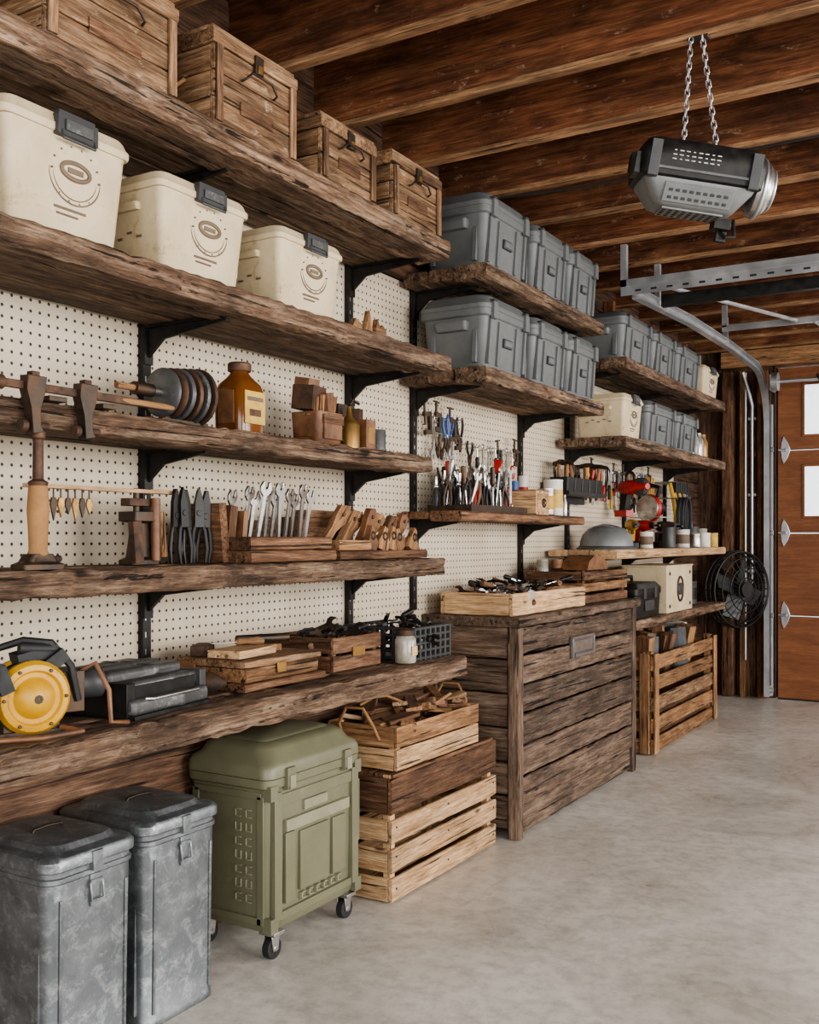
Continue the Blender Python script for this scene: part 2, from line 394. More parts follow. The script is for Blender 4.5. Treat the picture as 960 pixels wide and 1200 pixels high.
# ------------------------------------------------------------------ shelves
def rail(y,z0=.83,z1=2.33):
    b=B('shelf_standard_rail'); b.bb(.0121,.032,y-.016,y+.016,z0,z1,BLK)
    z=z0+.04
    while z<z1-.03:
        b.box((.0325,y-.006,z),(.001,.004,.016),STEEL); b.box((.0325,y+.006,z),(.001,.004,.016),IRON); z+=.05
    b.done()
for y in (.95,2.153,3.216): rail(y)
for y in (3.70,4.785): rail(y,.95)
for y in (5.42,6.4,7.3): rail(y,.82,2.2)
def shelf(y0,y1,x1,z0,z1,br,mat=W_OLD,n=2,rough=.009,name='plank_shelf'):
    b=B(name); xs=[.036]+[ .036+(x1-.15-.036)*k/n for k in range(1,n+1)]+[x1]
    for k in range(len(xs)-1):
        last=k==len(xs)-2
        b.plank(xs[k],xs[k+1]-.003 if not last else x1,y0+(0 if last else U(0,.015)),y1-(0 if last else U(0,.02)),z0+(0 if last else .012),z1-(0 if last else U(0,.003)),mat,rough if last else .003,.028 if last else .06,.007)
    for y in br:
        b.prism([(.033,z0+.01),(x1-.09,z0+.011),(x1-.09,z0-.004),(.10,z0-.03),(.033,z0-.085)],.012,BLK,'xz',(0,y,0))
        b.bb(.033,x1-.09,y-.018,y+.018,z0+.004,z0+.0119,BLK)
        b.bb(.033,.04,y-.017,y+.017,z0-.1,z0+.01,BLK)
    return b.done()
N=(.95,2.153,3.216)
shelf(.4,3.286,.43,2.28,2.352,N)
shelf(.4,3.30,.43,1.862,1.93,N)
shelf(.4,3.286,.354,1.497,1.56,N)
shelf(.4,3.286,.41,1.118,1.183,N)
shelf(.4,3.286,.50,.748,.825,N,n=3,name='workbench_shelf')
shelf(3.58,4.92,.43,2.285,2.35,(3.70,4.785))
shelf(3.58,4.92,.43,1.875,1.94,(3.70,4.785))
shelf(3.56,4.90,.33,1.322,1.366,(3.70,4.785),W_CRD,rough=.003)
S3=(5.42,6.4,7.3)
shelf(5.25,7.42,.43,2.172,2.235,S3,rough=.006)
shelf(5.25,7.42,.43,1.747,1.81,S3,rough=.006)
shelf(5.10,7.42,.43,1.145,1.195,S3,W_PINE,rough=.001)
shelf(5.42,7.42,.43,.745,.80,S3,W_OLD,rough=.006)

# ------------------------------------------------------------------ totes
def cream_tote(y0,y1,z0,h,x1=.415,dep=.30):
    b=B('cream_storage_bin'); cy=(y0+y1)/2; w=(y1-y0)/2; d=dep/2; cx=x1-d
    b.stack((cx,cy,z0),[(0,d*.86,w*.82,.015),(.01,d*.87,w*.83,.02),(h*.80,d*.955,w*.94,.022),(h*.82,d*.96,w*.95,.022)],CREAM)
    b.stack((cx,cy,z0),[(h*.82,d*.985,w*.985,.022),(h*.84,d,w,.022),(h*.885,d,w,.022),(h*.90,d*.975,w*.98,.022),(h*.955,d*.95,w*.955,.025),(h*.985,d*.92,w*.93,.03),(h*.99,d*.8,w*.85,.03)],CREAM)
    fx=x1
    tilt=math.degrees(math.atan2(d*.10,h*.8))
    b.box((fx-.004,cy+w*.05,z0+h*.88),(.03,w*.62,h*.17),GRYD)
    b.box((fx-.018,cy+w*.05,z0+h*.975),(.05,w*.56,h*.05),GRYD)
    b.box((fx+.014,cy+w*.05,z0+h*.88),(.004,w*.42,h*.09),GRYM)
    b.tube([(fx+.010,cy-w*.2,z0+h*.83),(fx+.014,cy-w*.2,z0+h*.765),(fx+.014,cy+w*.3,z0+h*.765),(fx+.010,cy+w*.3,z0+h*.83)],.004,GRYD,6)
    ex=cx+d*.935
    b.torus((ex,cy+w*.1,z0+h*.55),w*.22,.0055,CRMD,'x',24,h*.07)
    b.box((ex-.001,cy+w*.1,z0+h*.55),(.006,w*.24,h*.045),CRMD)
    b.torus((ex-.003,cy+w*.1,z0+h*.52),w*.40,.0018,CRMD,'x',30,h*.25,5); b.torus((ex-.003,cy+w*.1,z0+h*.52),w*.34,.0014,CRMD,'x',30,h*.21,5)
    for k in range(14):   # stencilled ring marks
        a=2*math.pi*k/14; b.box((ex-.001-.008*(math.sin(a)<0),cy+w*.1+w*.37*math.cos(a),z0+h*.52+h*.23*math.sin(a)),(.010,.004,.004),CRMD)
    b.box((ex-.007,cy+w*.04,z0+h*.22),(.004,w*.5,.006),CRMD); b.box((ex-.008,cy-w*.0,z0+h*.17),(.004,w*.34,.005),CRMD)
    for s in (-1,1):
        b.box((ex-.012,cy+s*w*.78,z0+h*.45),(.01,.008,h*.62),CREAM,(0,-tilt*-.6,0))
        b.stack((cx,cy+s*w*.9,z0+h*.62),[(0,d*.45,.014,.01),(h*.08,d*.45,.02,.01)],CREAM)
    for k in range(5): b.box((cx-d*.5+k*d*.22,cy-w*.865,z0+h*.36+.012*(k%2)),(d*.12,.010,.006),CRMD,(8,0,U(-4,4)))
    return b.done(.0015)
cream_tote(1.37,1.73,1.93,.265)
cream_tote(1.82,2.165,1.93,.24)
cream_tote(2.29,2.62,1.93,.23)
cream_tote(5.29,5.62,1.81,.24,.41)
cream_tote(6.93,7.33,2.235,.21,.41,.26)

def grey_tote(y0,y1,z0,h,x1=.41,dep=.32):
    b=B('grey_storage_tote'); cy=(y0+y1)/2; w=(y1-y0)/2; d=dep/2; cx=x1-d
    b.stack((cx,cy,z0),[(0,d*.80,w*.82,.03),(.012,d*.84,w*.85,.035),(h*.74,d*.94,w*.94,.035)],GREY)
    b.stack((cx,cy,z0),[(h*.68,d*.955,w*.955,.035),(h*.70,d*.99,w*.99,.035),(h*.78,d*.99,w*.99,.035)],GREY)
    b.stack((cx,cy,z0),[(h*.78,d,w,.04),(h*.84,d,w,.04),(h*.87,d*.96,w*.96,.04),(h*.93,d*.92,w*.92,.05),(h*.965,d*.86,w*.88,.05),(h*.975,d*.7,w*.75,.05)],GREY)
    ex=cx+d*.90
    for s in (-.75,-.38,.38,.75): b.box((ex,cy+s*w,z0+h*.36),(.016,.018,h*.58),GREY,(0,4,0))
    for s in (-.7,.7):
        b.box((x1+.003,cy+s*w,z0+h*.76),(.018,.035,h*.22),GREY); b.box((x1-.0,cy+s*w,z0+h*.88),(.022,.03,.014),GRYD)
    b.box((ex+.004,cy,z0+h*.40),(.01,w*.34,h*.12),GRYD); b.box((ex+.008,cy,z0+h*.40),(.006,w*.28,h*.08),GREY)
    b.stack((cx,cy-w*.95,z0+h*.50),[(0,d*.42,.018,.012),(h*.06,d*.45,.03,.012),(h*.12,d*.45,.03,.012)],GREY)
    for s in (-.6,.6): b.box((cx+s*d,cy-w*.90,z0+h*.33),(.02,.014,h*.5),GREY,(-4,0,0))
    b.stack((cx,cy,z0+h*.965),[(0,d*.5,w*.55,.03),(.008,d*.48,w*.53,.03)],GREY)
    return b.done(.0015)
for y0,y1 in ((3.62,4.06),(4.11,4.50),(4.53,4.89)): grey_tote(y0,y1,2.35,.315)
for y0,y1 in ((3.62,4.06),(4.10,4.49),(4.52,4.89)): grey_tote(y0,y1,1.94,.31)
for y0,y1 in ((5.28,5.80),(5.84,6.27),(6.33,6.85)): grey_tote(y0,y1,2.235,.27)
for y0,y1 in ((5.72,6.28),(6.33,6.78)): grey_tote(y0,y1,1.81,.26)

# ------------------------------------------------------------------ old wooden boxes on top shelf
def wbox(y0,y1,z0,h,x1=.41,x0=.09):
    b=B('antique_wooden_box'); t=.014
    nb=3 if h>.22 else 2; lidh=.05
    for k in range(nb):
        za=z0+(h-lidh)*k/nb; zb=z0+(h-lidh)*(k+1)/nb-.002
        b.plank(x1-t,x1,y0,y1,za,zb,W_BOX,.002); b.plank(x0,x0+t,y0,y1,za,zb,W_BOX,.002)
        b.plank(x0+t,x1-t,y0,y0+t,za,zb,W_BOX,.002); b.plank(x0+t,x1-t,y1-t,y1,za,zb,W_BOX,.002)
    b.bb(x0+t,x1-t,y0+t,y1-t,z0+.002,z0+.012,W_CRD)
    b.plank(x0-.006,x1+.006,y0-.006,y1+.006,z0+h-lidh,z0+h-.014,W_BOX,.002)
    for k in range(3): b.plank(x0+(x1-x0)*k/3,x0+(x1-x0)*(k+1)/3-.002,y0,y1,z0+h-.014,z0+h,W_BOX,.002)
    for y in (y0+.004,y1-.030):
        b.plank(x1,x1+.010,y,y+.026,z0+.005,z0+h-lidh-.003,W_BOX,.001)
    cy=(y0+y1)/2
    b.box((x1+.008,cy,z0+h-lidh),(.008,.035,.05),IRON); b.box((x1+.012,cy,z0+h-lidh-.012),(.008,.018,.022),BRASS)
    w=(y1-y0)
    b.tube([(x1+.004,cy-w*.2,z0+h*.55),(x1+.02,cy-w*.19,z0+h*.57),(x1+.022,cy-w*.12,z0+h*.66),(x1+.022,cy+w*.12,z0+h*.66),(x1+.02,cy+w*.19,z0+h*.57),(x1+.004,cy+w*.2,z0+h*.55)],.004,IRON,6)
    b.box((x1+.002,cy+.0,z0+.07),(.004,w*.4,.035),W_CRD)
    b.tube([((x0+x1)/2-.06,y0-.004,z0+h*.5),((x0+x1)/2-.05,y0-.025,z0+h*.42),((x0+x1)/2,y0-.03,z0+h*.38),((x0+x1)/2+.05,y0-.025,z0+h*.42),((x0+x1)/2+.06,y0-.004,z0+h*.5)],.006,ROPE,6)
    return b.done(.001)
wbox(1.48,1.88,2.352,.245); wbox(2.02,2.37,2.352,.26); wbox(2.50,2.80,2.352,.205); wbox(2.91,3.24,2.352,.225)

# ------------------------------------------------------------------ floor items
def gbin(y0,y1,x1,h=.52,dep=.34):
    b=B('galvanized_trash_bin'); cy=(y0+y1)/2; w=(y1-y0)/2; d=dep/2; cx=x1-d; c=(cx,cy,0)
    b.stack(c,[(0,d*.92,w*.90,.035),(.004,d*.94,w*.93,.04),(.02,d*.94,w*.93,.04),(.025,d*.925,w*.915,.04),(h*.55,d*.945,w*.945,.04),(h*.90,d*.96,w*.96,.04),(h*.905,d*.985,w*.985,.04),(h*.925,d*.985,w*.985,.04),(h*.93,d*.96,w*.96,.04),(h*.985,d*.96,w*.96,.04)],GALV,8)
    b.stack(c,[(h*.955,d,w,.045),(h*.96,d*1.02,w*1.03,.045),(h*1.0,d*1.02,w*1.03,.045),(h*1.015,d*.99,w*.99,.045),(h*1.02,d*.93,w*.92,.045),(h*1.025,d*.84,w*.80,.05),(h*1.05,d*.78,w*.73,.05),(h*1.055,d*.55,w*.5,.05)],GALV,8)
    b.tube([(cx,cy-.045,h*1.05),(cx,cy-.04,h*1.065),(cx,cy,h*1.070),(cx,cy+.04,h*1.065),(cx,cy+.045,h*1.05)],.004,IRON,7)
    fx=cx+d*.955
    b.box((fx+.002,cy,h*.83),(.008,.030,.075),GALV); b.box((fx+.006,cy,h*.87),(.010,.036,.010),GALV)
    b.tube([(fx+.008,cy-.018,h*.87),(fx+.013,cy-.018,h*.79),(fx+.013,cy+.018,h*.79),(fx+.008,cy+.018,h*.87)],.0035,GALV,7)
    b.box((fx+.006,cy,h*.965),(.018,.03,.045),GALV)
    for s in (-.72,.72): b.box((cx+d*.93,cy+s*w,h*.45),(.010,.008,h*.76),GALV,(0,1,0))
    for s in (-.72,.72): b.box((cx+s*d,cy-w*.92,h*.45),(.008,.010,h*.76),GALV,(-1,0,0))
    return b.done(.0015)
gbin(1.52,1.79,.375); gbin(1.84,2.125,.345)

def greencase():
    b=B('rolling_storage_case'); x1=.345;x0=.02;y0,y1=2.33,2.81; cx,cy=(x0+x1)/2,(y0+y1)/2; d,w=(x1-x0)/2,(y1-y0)/2
    z0=.085
    b.stack((cx,cy,z0),[(0,d*.90,w*.92,.03),(.01,d*.93,w*.95,.03),(.035,d*.94,w*.955,.03),(.44,d*.97,w*.975,.03)],OLIVE,5)
    b.stack((cx,cy,z0),[(.425,d*.99,w*.99,.03),(.43,d*1.02,w*1.02,.035),(.455,d*1.02,w*1.02,.035)],OLIVE,5)
    b.stack((cx,cy,z0),[(.457,d*1.03,w*1.03,.035),(.485,d*1.03,w*1.03,.04),(.50,d*1.0,w*1.0,.045),(.512,d*.90,w*.93,.05),(.535,d*.84,w*.89,.06),(.548,d*.74,w*.82,.06),(.552,d*.5,w*.6,.05)],OLIVE,6)
    fx=cx+d*.955
    def P(ya,yb,za,zb,t=.012,m=OLIVE): b.box((fx+t/2-.002,(ya+yb)/2,(za+zb)/2),(t,yb-ya,zb-za),m)
    P(y0+.02,y0+.055,.12,.50,.016); P(y1-.055,y1-.02,.12,.50,.016)
    P(y0+.055,y1-.055,.455,.49); P(y0+.055,y1-.055,.115,.14)
    P(y0+.075,y1-.075,.375,.41,.018,OLIVEL)
    P(y0+.15,y0+.30,.18,.36,.012); P(y0+.32,y1-.09,.18,.36,.012)
    P(y0+.075,y0+.12,.16,.37,.014,OLIVE)
    for k in range(6):
        ya=y0+.155+k*.038; P(ya,ya+.022,.15,.154,.014,OLIVEL); P(ya,ya+.005,.15,.172,.014,OLIVEL); P(ya,ya+.022,.168,.172,.014,OLIVEL)
    P(y0+.17,y0+.29,.42,.45,.013,OLIVEL)
    for s in (y0+.09,y1-.09):
        b.box((fx+.014,s,.535),(.02,.04,.065),OLIVE); b.box((fx+.025,s,.525),(.008,.026,.04),OLIVEL); b.cyl((fx+.022,s-.018,.508),(fx+.022,s+.018,.508),.004,IRON,8)
    for yy in (y0+.02,y1-.02):
        for zz in (.11,.50): b.box((fx-.004,yy,zz),(.035,.035,.045),OLIVE)
    sy=cy-w*.965
    for s in (-.78,.78): b.box((cx+s*d,sy+.0,.30),(.025,.014,.38),OLIVE)
    b.box((cx,sy,.12),(d*1.6,.014,.02),OLIVE); b.box((cx,sy,.49),(d*1.6,.014,.02),OLIVE)
    for k in range(7):
        zz=.17+k*.042
        for dx in (.04,.08):
            b.box((cx+dx,sy-.001,zz),(.024,.006,.004),OLIVEL); b.box((cx+dx-.010,sy-.001,zz+.012),(.004,.006,.024),OLIVEL)
            if (k+int(dx*100))%2: b.box((cx+dx+.010,sy-.001,zz+.012),(.004,.006,.024),OLIVEL)
            else: b.box((cx+dx,sy-.001,zz+.022),(.024,.006,.004),OLIVEL)
    b.stack((cx,cy,z0+.551),[(0,d*.55,w*.72,.03),(.006,d*.5,w*.68,.03)],OLIVE)
    b.tube([(cx+d*.8,y1-.01,.46),(cx+d*.8,y1+.03,.44),(cx+d*.8,y1+.03,.24),(cx+d*.8,y1-.01,.22)],.009,OLIVE,8)
    for x in (x0+.045,x1-.03):
        for y in (y0+.05,y1-.05):
            b.box((x,y,.079),(.06,.05,.012),STEEL)
            for s in (-.015,.015): b.prism([(-.02,.075),(.02,.075),(.012,.025),(-.012,.025)],.003,STEEL,'yz',(x+s,y,0))
            b.cyl((x-.012,y,.032),(x+.012,y,.032),.032,RUB,20); b.cyl((x-.018,y,.032),(x+.018,y,.032),.009,STEEL,10)
    return b.done(.002)
greencase()

def crate(name,x0,x1,y0,y1,z0,z1,bands,gap=.012,t=.014,post=.03,base=True):
    b=B(name); tot=sum(h for h,_ in bands); H=(z1-z0); z=z0
    for h,m in bands:
        hh=H*h/tot; za,zb=z+gap*.3,z+hh-gap*.7; z+=hh
        if m is None: continue
        b.plank(x1-t,x1,y0,y1,za,zb,m,.003,.05); b.plank(x0,x0+t,y0,y1,za,zb,m,.002,.08)
        b.plank(x0+t+.001,x1-t-.001,y0,y0+t,za,zb,m,.0025,.06); b.plank(x0+t+.001,x1-t-.001,y1-t,y1,za,zb,m,.002,.06)
    for x in (x0+t,x1-t-post):
        for y in (y0+t+.0,y1-t-post): b.bb(x+.0005,x+post-.0005,y+.0005,y+post,z0+.001,z1-.004,bands[0][1] or W_MED)
    if base: b.bb(x0+t+.002,x1-t-.002,y0+t+.002,y1-t-.002,z0+.002,z0+.012,bands[0][1])
    return b
b=crate('slatted_wooden_crate',.05,.395,2.93,3.74,0,.443,[(1,W_PINE),(1,W_PINE),(1,W_PINE),(1.45,W_CRD)],gap=.018,t=.018)
for k in range(4): b.plank(.055+k*.085,.055+k*.085+.080,2.95,3.72,.425,.441,W_CRD,.002)
for z in (.05,.16,.26):
    for y in (2.96,3.33,3.71): b.cyl((.395,y,z),(.3975,y,z),.004,IRON,6)
b.done(.001)
b=crate('rope_handled_wooden_box',.09,.385,2.98,3.60,.443,.60,[(1,W_PINE),(1,W_MED)],gap=.004,t=.013)
for y in (2.975,3.605):
    sg=-1 if y<3.3 else 1
    b.tube([(.16,y,.55),(.165,y+sg*.03,.60),(.2,y+sg*.035,.66),(.27,y+sg*.035,.66),(.31,y+sg*.03,.60),(.315,y,.55)],.006,ROPE,7)
for k in range(26):
    b.box((U(.14,.33),U(3.08,3.5),.575+U(0,.06)),(U(.03,.07),U(.1,.26),U(.012,.03)),random.choice((W_BOX,W_MED,W_CRD,LEA,W_CRD,W_MED)),(U(-14,14),U(-14,14),U(-60,60)))
b.tube([(.15+.03*i,3.1+.045*i,.64+.03*math.sin(i)) for i in range(8)],.006,ROPE,6)
b.done(.001)

b=B('barn_wood_cabinet'); x0,x1,y0,y1=.02,.46,3.82,5.33; H=.93
b.plank(x0+.0,x1+.02,3.78,y1+.02,H-.045,H,W_CAB,.006,.04,.006)
for y in (y0,y1-.05): b.plank(x1-.055,x1,y,y+.05,0,H-.046,W_CAB,.004,.04,.005)
for y in (y0,y1-.05): b.plank(x0,x0+.05,y,y+.05,0,H-.046,W_CAB,.003,.06,.005)
zs=[.13,.255,.385,.52,.64,.765,.884]
for k in range(6): b.plank(x1-.028,x1-.006-.004*(k%2),y0+.051,y1-.051,zs[k]+.002,zs[k+1]-.005,W_CAB,.006,.04,.005)
b.plank(x1-.035,x1-.02,y0+.051,y1-.051,.012,.126,W_CAB,.003)
for k in range(6): b.plank(x0+.05,x1-.056,y0+.008,y0+.024,.04+k*.142,.04+(k+1)*.142-.005,W_CAB,.004,.06)
for k in range(6): b.plank(x0+.05,x1-.056,y1-.024,y1-.008,.04+k*.142,.04+(k+1)*.142-.005,W_CAB,.004,.06)
b.bb(x0+.06,x1-.06,y0+.06,y1-.06,.03,.05,W_CRD); b.bb(x0,x0+.01,y0+.05,y1-.05,.03,H-.05,W_CRD)
b.box((x1-.003,4.53,.745),(.012,.28,.095),GRYM); b.box((x1+.004,4.53,.750),(.006,.22,.05),STEEL); b.box((x1+.010,4.53,.712),(.018,.24,.012),STEEL)
b.box((x1+.006,4.53,.793),(.012,.28,.01),STEEL)
for s in (-.135,.135): b.box((x1+.006,4.53+s,.75),(.012,.012,.09),STEEL)
b.done(.001)

b=crate('slatted_wooden_crate',.06,.43,5.72,7.12,0,.60,[(1,W_MED),(1,W_MED),(1,W_BOX),(1,W_MED),(1,W_MED)],gap=.034,t=.018,post=.05)
for y in (5.72,7.05): b.plank(.431,.445,y,y+.07,.01,.59,W_MED,.003)
for x in (.07,.35): b.plank(x,x+.06,5.705,5.719,.01,.59,W_MED,.003)
b.bb(.10,.38,5.76,7.08,.013,.30,W_CRD)
b.done(.001)
b=B('boards_and_rolled_papers')
for k in range(20):
    b.box((U(.15,.35),U(5.9,6.95),.50+U(0,.03)),(U(.02,.09),U(.02,.12),U(.30,.36)),random.choice((WHT,W_CRD,W_MED,IRON,GRYD,W_BOX,BLK)),(U(-14,14),U(-6,6),U(0,90)))
b.done(.001)

# ------------------------------------------------------------------ tool primitives
def wrench(b,L=.2,mat=STEEL,w=.018,t=.006):
    h=w*1.25
    b.prism([(-w*.32,.02),(w*.32,.02),(w*.38,L-h*1.1),(h*.85,L-h*.6),(h*.95,L),(h*.55,L+h*.75),(h*.35,L+h*.7),(h*.32,L+.0),(0,L-h*.28),(-h*.32,L),(-h*.35,L+h*.7),(-h*.6,L+h*.72),(-h*.95,L),(-h*.85,L-h*.6),(-w*.38,L-h*1.1)],t,mat)
    b.torus((0,0,.012),w*.55,w*.22,mat,'x',14,k=6)
def pliers(b,L=.2,hm=RED,mat=IRON,w=.03):
    for s in (-1,1):
        b.tube([(0,s*w*.75,0),(0,s*w*.95,L*.2),(0,s*w*.7,L*.42),(0,s*w*.25,L*.60)],[.0055,.0065,.0065,.005],hm,7)
        b.prism([(s*w*.3,L*.56),(0,L*.6),(-s*w*.35,L*.68),(-s*w*.42,L*.78),(-s*.002,L),(-s*.001,L*.7)],.009,mat)
    b.cyl((-.008,0,L*.66),(.008,0,L*.66),.009,mat,12)
def hammer(b,L=.3,hm=W_MED,mat=IRON):
    b.tube([(0,0,0),(0,0,.02),(0,0,L*.4),(0,0,L*.9)],[.011,.014,.011,.009],hm,9)
    b.cyl((0,-.015,L*.93),(0,.05,L*.93),.013,mat,12); b.cyl((0,.05,L*.93),(0,.06,L*.93),.016,mat,12)
    b.prism([(-.012,L*.93-.012),(-.012,L*.93+.012),(-.05,L*.93+.006),(-.075,L*.93-.022),(-.05,L*.93-.008)],.018,mat)
def driver(b,L=.2,hm=RED):
    b.lathe((0,0,L*.5),[(.004,0),(.008,.005),(.011,L*.1),(.009,L*.2),(.012,L*.38),(.011,L*.48),(.004,L*.5)],hm,10)
    b.tube([(0,0,0),(0,0,.012),(0,0,L*.52)],[.002,.0035,.0035],STEEL,7)
def chisel(b,L=.22,hm=W_MED):
    b.lathe((0,0,L*.45),[(.006,0),(.011,.01),(.009,L*.2),(.014,L*.42),(.013,L*.52),(.004,L*.55)],hm,10)
    b.box((0,0,L*.23),(.004,.016,L*.46),STEEL)
def ccl(b,h=.12,w=.07,mat=IRON):
    b.prism([(0,0),(w,0),(w,.02),(.018,.02),(.018,h-.02),(w,h-.02),(w,h),(0,h)],.014,mat)
    b.cyl((0,w-.01,-.05),(0,w-.01,h*.55),.006,mat,8); b.cyl((0,w-.035,-.045),(0,w+.015,-.045),.004,mat,6); b.cyl((0,w-.01,h*.52),(0,w-.01,h*.58),.012,mat,10)

# ------------------------------------------------------------------ bench things (z=.825)
ZB=.825
b=B('electric_winch_reel')
b.at((.38,1.46,ZB+.085),(0,0,-20))
b.lathe((-.075,0,0),[(.02,-.002),(.06,0),(.075,.008),(.078,.03),(.07,.035)],YEL,24,(0,90,0))
b.lathe((-.04,0,0),[(.05,0),(.05,.05)],IRON,20,(0,90,0))
for k in range(5): b.torus((-.036+.011*k,0,0),.060+.006*(k%2),.008,RUB,'x',24)
b.lathe((.012,0,0),[(.07,0),(.078,.004),(.080,.022),(.072,.034),(.060,.036),(.055,.028),(.045,.028),(.035,.045),(.015,.055),(.003,.056)],YEL,28,(0,90,0))
b.lathe((.05,0,0),[(.028,0),(.026,.012),(.004,.014)],YEL,16,(0,90,0)); b.cyl((.06,0,0),(.068,0,0),.010,IRON,8)
for k in range(6):
    a=k*math.pi/3; b.cyl((.045,.066*math.cos(a),.066*math.sin(a)),(.051,.066*math.cos(a),.066*math.sin(a)),.004,IRON,8)
b.box((-.03,0,-.078),(.13,.15,.014),IRON); b.box((-.02,-.05,-.04),(.09,.02,.08),IRON); b.box((-.02,.05,-.04),(.09,.02,.08),IRON)
b.box((-.02,.02,.088),(.06,.09,.025),RUB,(12,0,0)); b.box((0,.055,.075),(.05,.05,.03),RUB,(35,0,0)); b.cyl((.0,-.02,.105),(.0,.06,.098),.012,RUB,10)
b.tube([(-.06,-.06,.05),(-.06,-.05,.10),(-.03,0,.118),(.0,.05,.112),(.01,.09,.06),(.0,.11,-.02)],.009,RUB,7)
b.box((.045,-.07,.045),(.03,.03,.06),RUB,(20,0,0)); b.tube([(.05,-.075,.08),(.06,-.095,.02),(.06,-.09,-.05)],.010,RUB,7)
b.box((-.05,.09,.0),(.10,.07,.09),IRON); b.lathe((-.05,.12,.01),[(.035,0),(.035,.06),(.02,.07)],GRYD,16,(-90,0,0))
b.tube([(.03,.06,-.07),(.08,.09,-.075),(.09,.0,-.078),(.06,-.10,-.078),(.01,-.15,-.078),(-.07,-.16,-.078)],.006,LEA,7)
b.tube([(-.02,.12,.04),(0,.15,.06),(.03,.17,.0),(.04,.17,-.07),(.02,.22,-.079)],.006,LEA,7)
b.done(.0015)
b=B('ribbed_battery_pack'); b.at((.31,1.83,ZB),(0,0,7))
for (xx,zz,l) in ((.10,.028,.30),(.07,.066,.29),(.02,.088,.28),(-.04,.092,.27),(-.10,.088,.26)):
    Ms=b.M; b.M=Ms@Matrix.Translation((xx,0,zz))@Matrix.Rotation(math.radians(90),4,'X')
    b.stack((0,0,-l/2),[(0,.018,.014,.008),(.008,.027,.019,.012),(l*.33,.027,.019,.012),(l*.34,.029,.021,.012),(l*.40,.029,.021,.012),(l*.41,.027,.019,.012),(l-.008,.027,.019,.012),(l,.018,.014,.008)],GRYM); b.M=Ms
b.box((0,0,.04),(.20,.25,.07),BLK); b.box((-.0,-.14,.045),(.22,.03,.08),BLK); b.box((.0,.145,.045),(.22,.025,.085),GRYD)
b.box((.0,0,.005),(.26,.30,.010),BLK); b.tube([(.12,-.1,.045),(.135,-.09,.045),(.135,.09,.045),(.12,.1,.045)],.005,STEEL,7)
b.done(.0015)
b=B('hand_drill_chuck'); b.at((.30,2.06,ZB+.035),(0,0,0))
b.lathe((0,0,0),[(.012,-.02),(.03,0),(.03,.05),(.02,.07),(.008,.09)],RUST,14,(0,90,30)); b.cyl((-.05,.0,-.01),(.02,.06,-.005),.014,W_MED,10); b.cyl((-.1,-.04,-.012),(-.04,0,-.01),.017,W_MED,10)
b.box((0,0,-.02),(.06,.05,.02),IRON); b.box((-.06,.03,.02),(.05,.03,.05),LEA,(20,10,30)); b.done(.001)
b=B('wooden_tool_chest')
b.plank(.12,.40,2.16,2.54,ZB,ZB+.022,W_CRD,.002)
b.plank(.135,.385,2.18,2.52,ZB+.022,ZB+.062,W_MED,.002); b.plank(.13,.39,2.17,2.53,ZB+.063,ZB+.085,W_BOX,.003)
b.box((.27,2.30,ZB+.096),(.11,.20,.022),W_PINE,(0,0,8)); b.box((.24,2.44,ZB+.095),(.08,.07,.02),W_MED,(0,0,-15)); b.box((.16,2.25,ZB+.10),(.05,.10,.03),RUST,(0,0,30))
b.box((.391,2.33,ZB+.055),(.006,.04,.03),BRASS); b.at((.2,2.24,ZB+.12),(0,90,70)); chisel(b,.18,W_MED); b.at()
b.cyl((.22,2.33,ZB+.125),(.30,2.48,ZB+.125),.013,IRON,10); b.cyl((.20,2.36,ZB+.118),(.18,2.5,ZB+.118),.010,RUST,10)
b.done(.0015)
b=crate('wooden_parts_crate',.10,.37,2.62,2.90,ZB,ZB+.115,[(1,W_CRD),(1,W_CRD)],gap=.006,t=.012,post=.02)
b.box((.372,2.76,ZB+.06),(.006,.07,.03),BRASS)
for k in range(26):
    b.at((U(.16,.31),U(2.68,2.84),ZB+.075+U(0,.04)),(U(60,110),U(-30,30),U(0,180)))
    random.choice((lambda:wrench(b,U(.08,.12),IRON),lambda:driver(b,U(.08,.12),random.choice((BLK,BLK,LEA))),lambda:pliers(b,.11,BLK),lambda:b.lathe((0,0,0),[(.012,0),(.014,.03),(.01,.05)],IRON,10)))()
b.at(); b.done(0)
b=B('glass_jar_of_screws'); b.lathe((.425,2.97,ZB),[(.030,0),(.036,.004),(.037,.02),(.037,.08),(.031,.092),(.026,.096)],GLS,20)
b.lathe((.425,2.97,ZB+.096),[(.029,0),(.031,.002),(.031,.018),(.027,.021)],RUST,20); b.box((.4610,2.97,ZB+.045),(.003,.035,.03),W_PINE); b.done()
b=B('black_plastic_basket'); x0,x1,y0,y1=.14,.43,3.02,3.27
for k in range(5):
    z=ZB+.008+k*.026
    for (a,c2) in (((x0,y0),(x1,y0)),((x1,y0),(x1,y1)),((x1,y1),(x0,y1)),((x0,y1),(x0,y0))):
        b.cyl((a[0],a[1],z),(c2[0],c2[1],z),.006,GRYD,6)
for k in range(8):
    y=y0+(y1-y0)*k/7
    for x in (x0,x1): b.bb(x-.005,x+.005,y-.006,y+.006,ZB,ZB+.116,GRYD)
    x=x0+(x1-x0)*k/7
    for y2 in (y0,y1): b.bb(x-.006,x+.006,y2-.005,y2+.005,ZB,ZB+.116,GRYD)
b.bb(x0,x1,y0,y1,ZB,ZB+.008,BLK)
for k in range(22):
    b.at((U(x0+.05,x1-.05),U(y0+.07,y1-.07),ZB+.08+U(0,.045)),(U(60,110),U(-30,30),U(0,180)))
    random.choice((lambda:wrench(b,.12,IRON),lambda:pliers(b,.12,BLK),lambda:driver(b,.12,BLK)))()
b.at(); b.done()

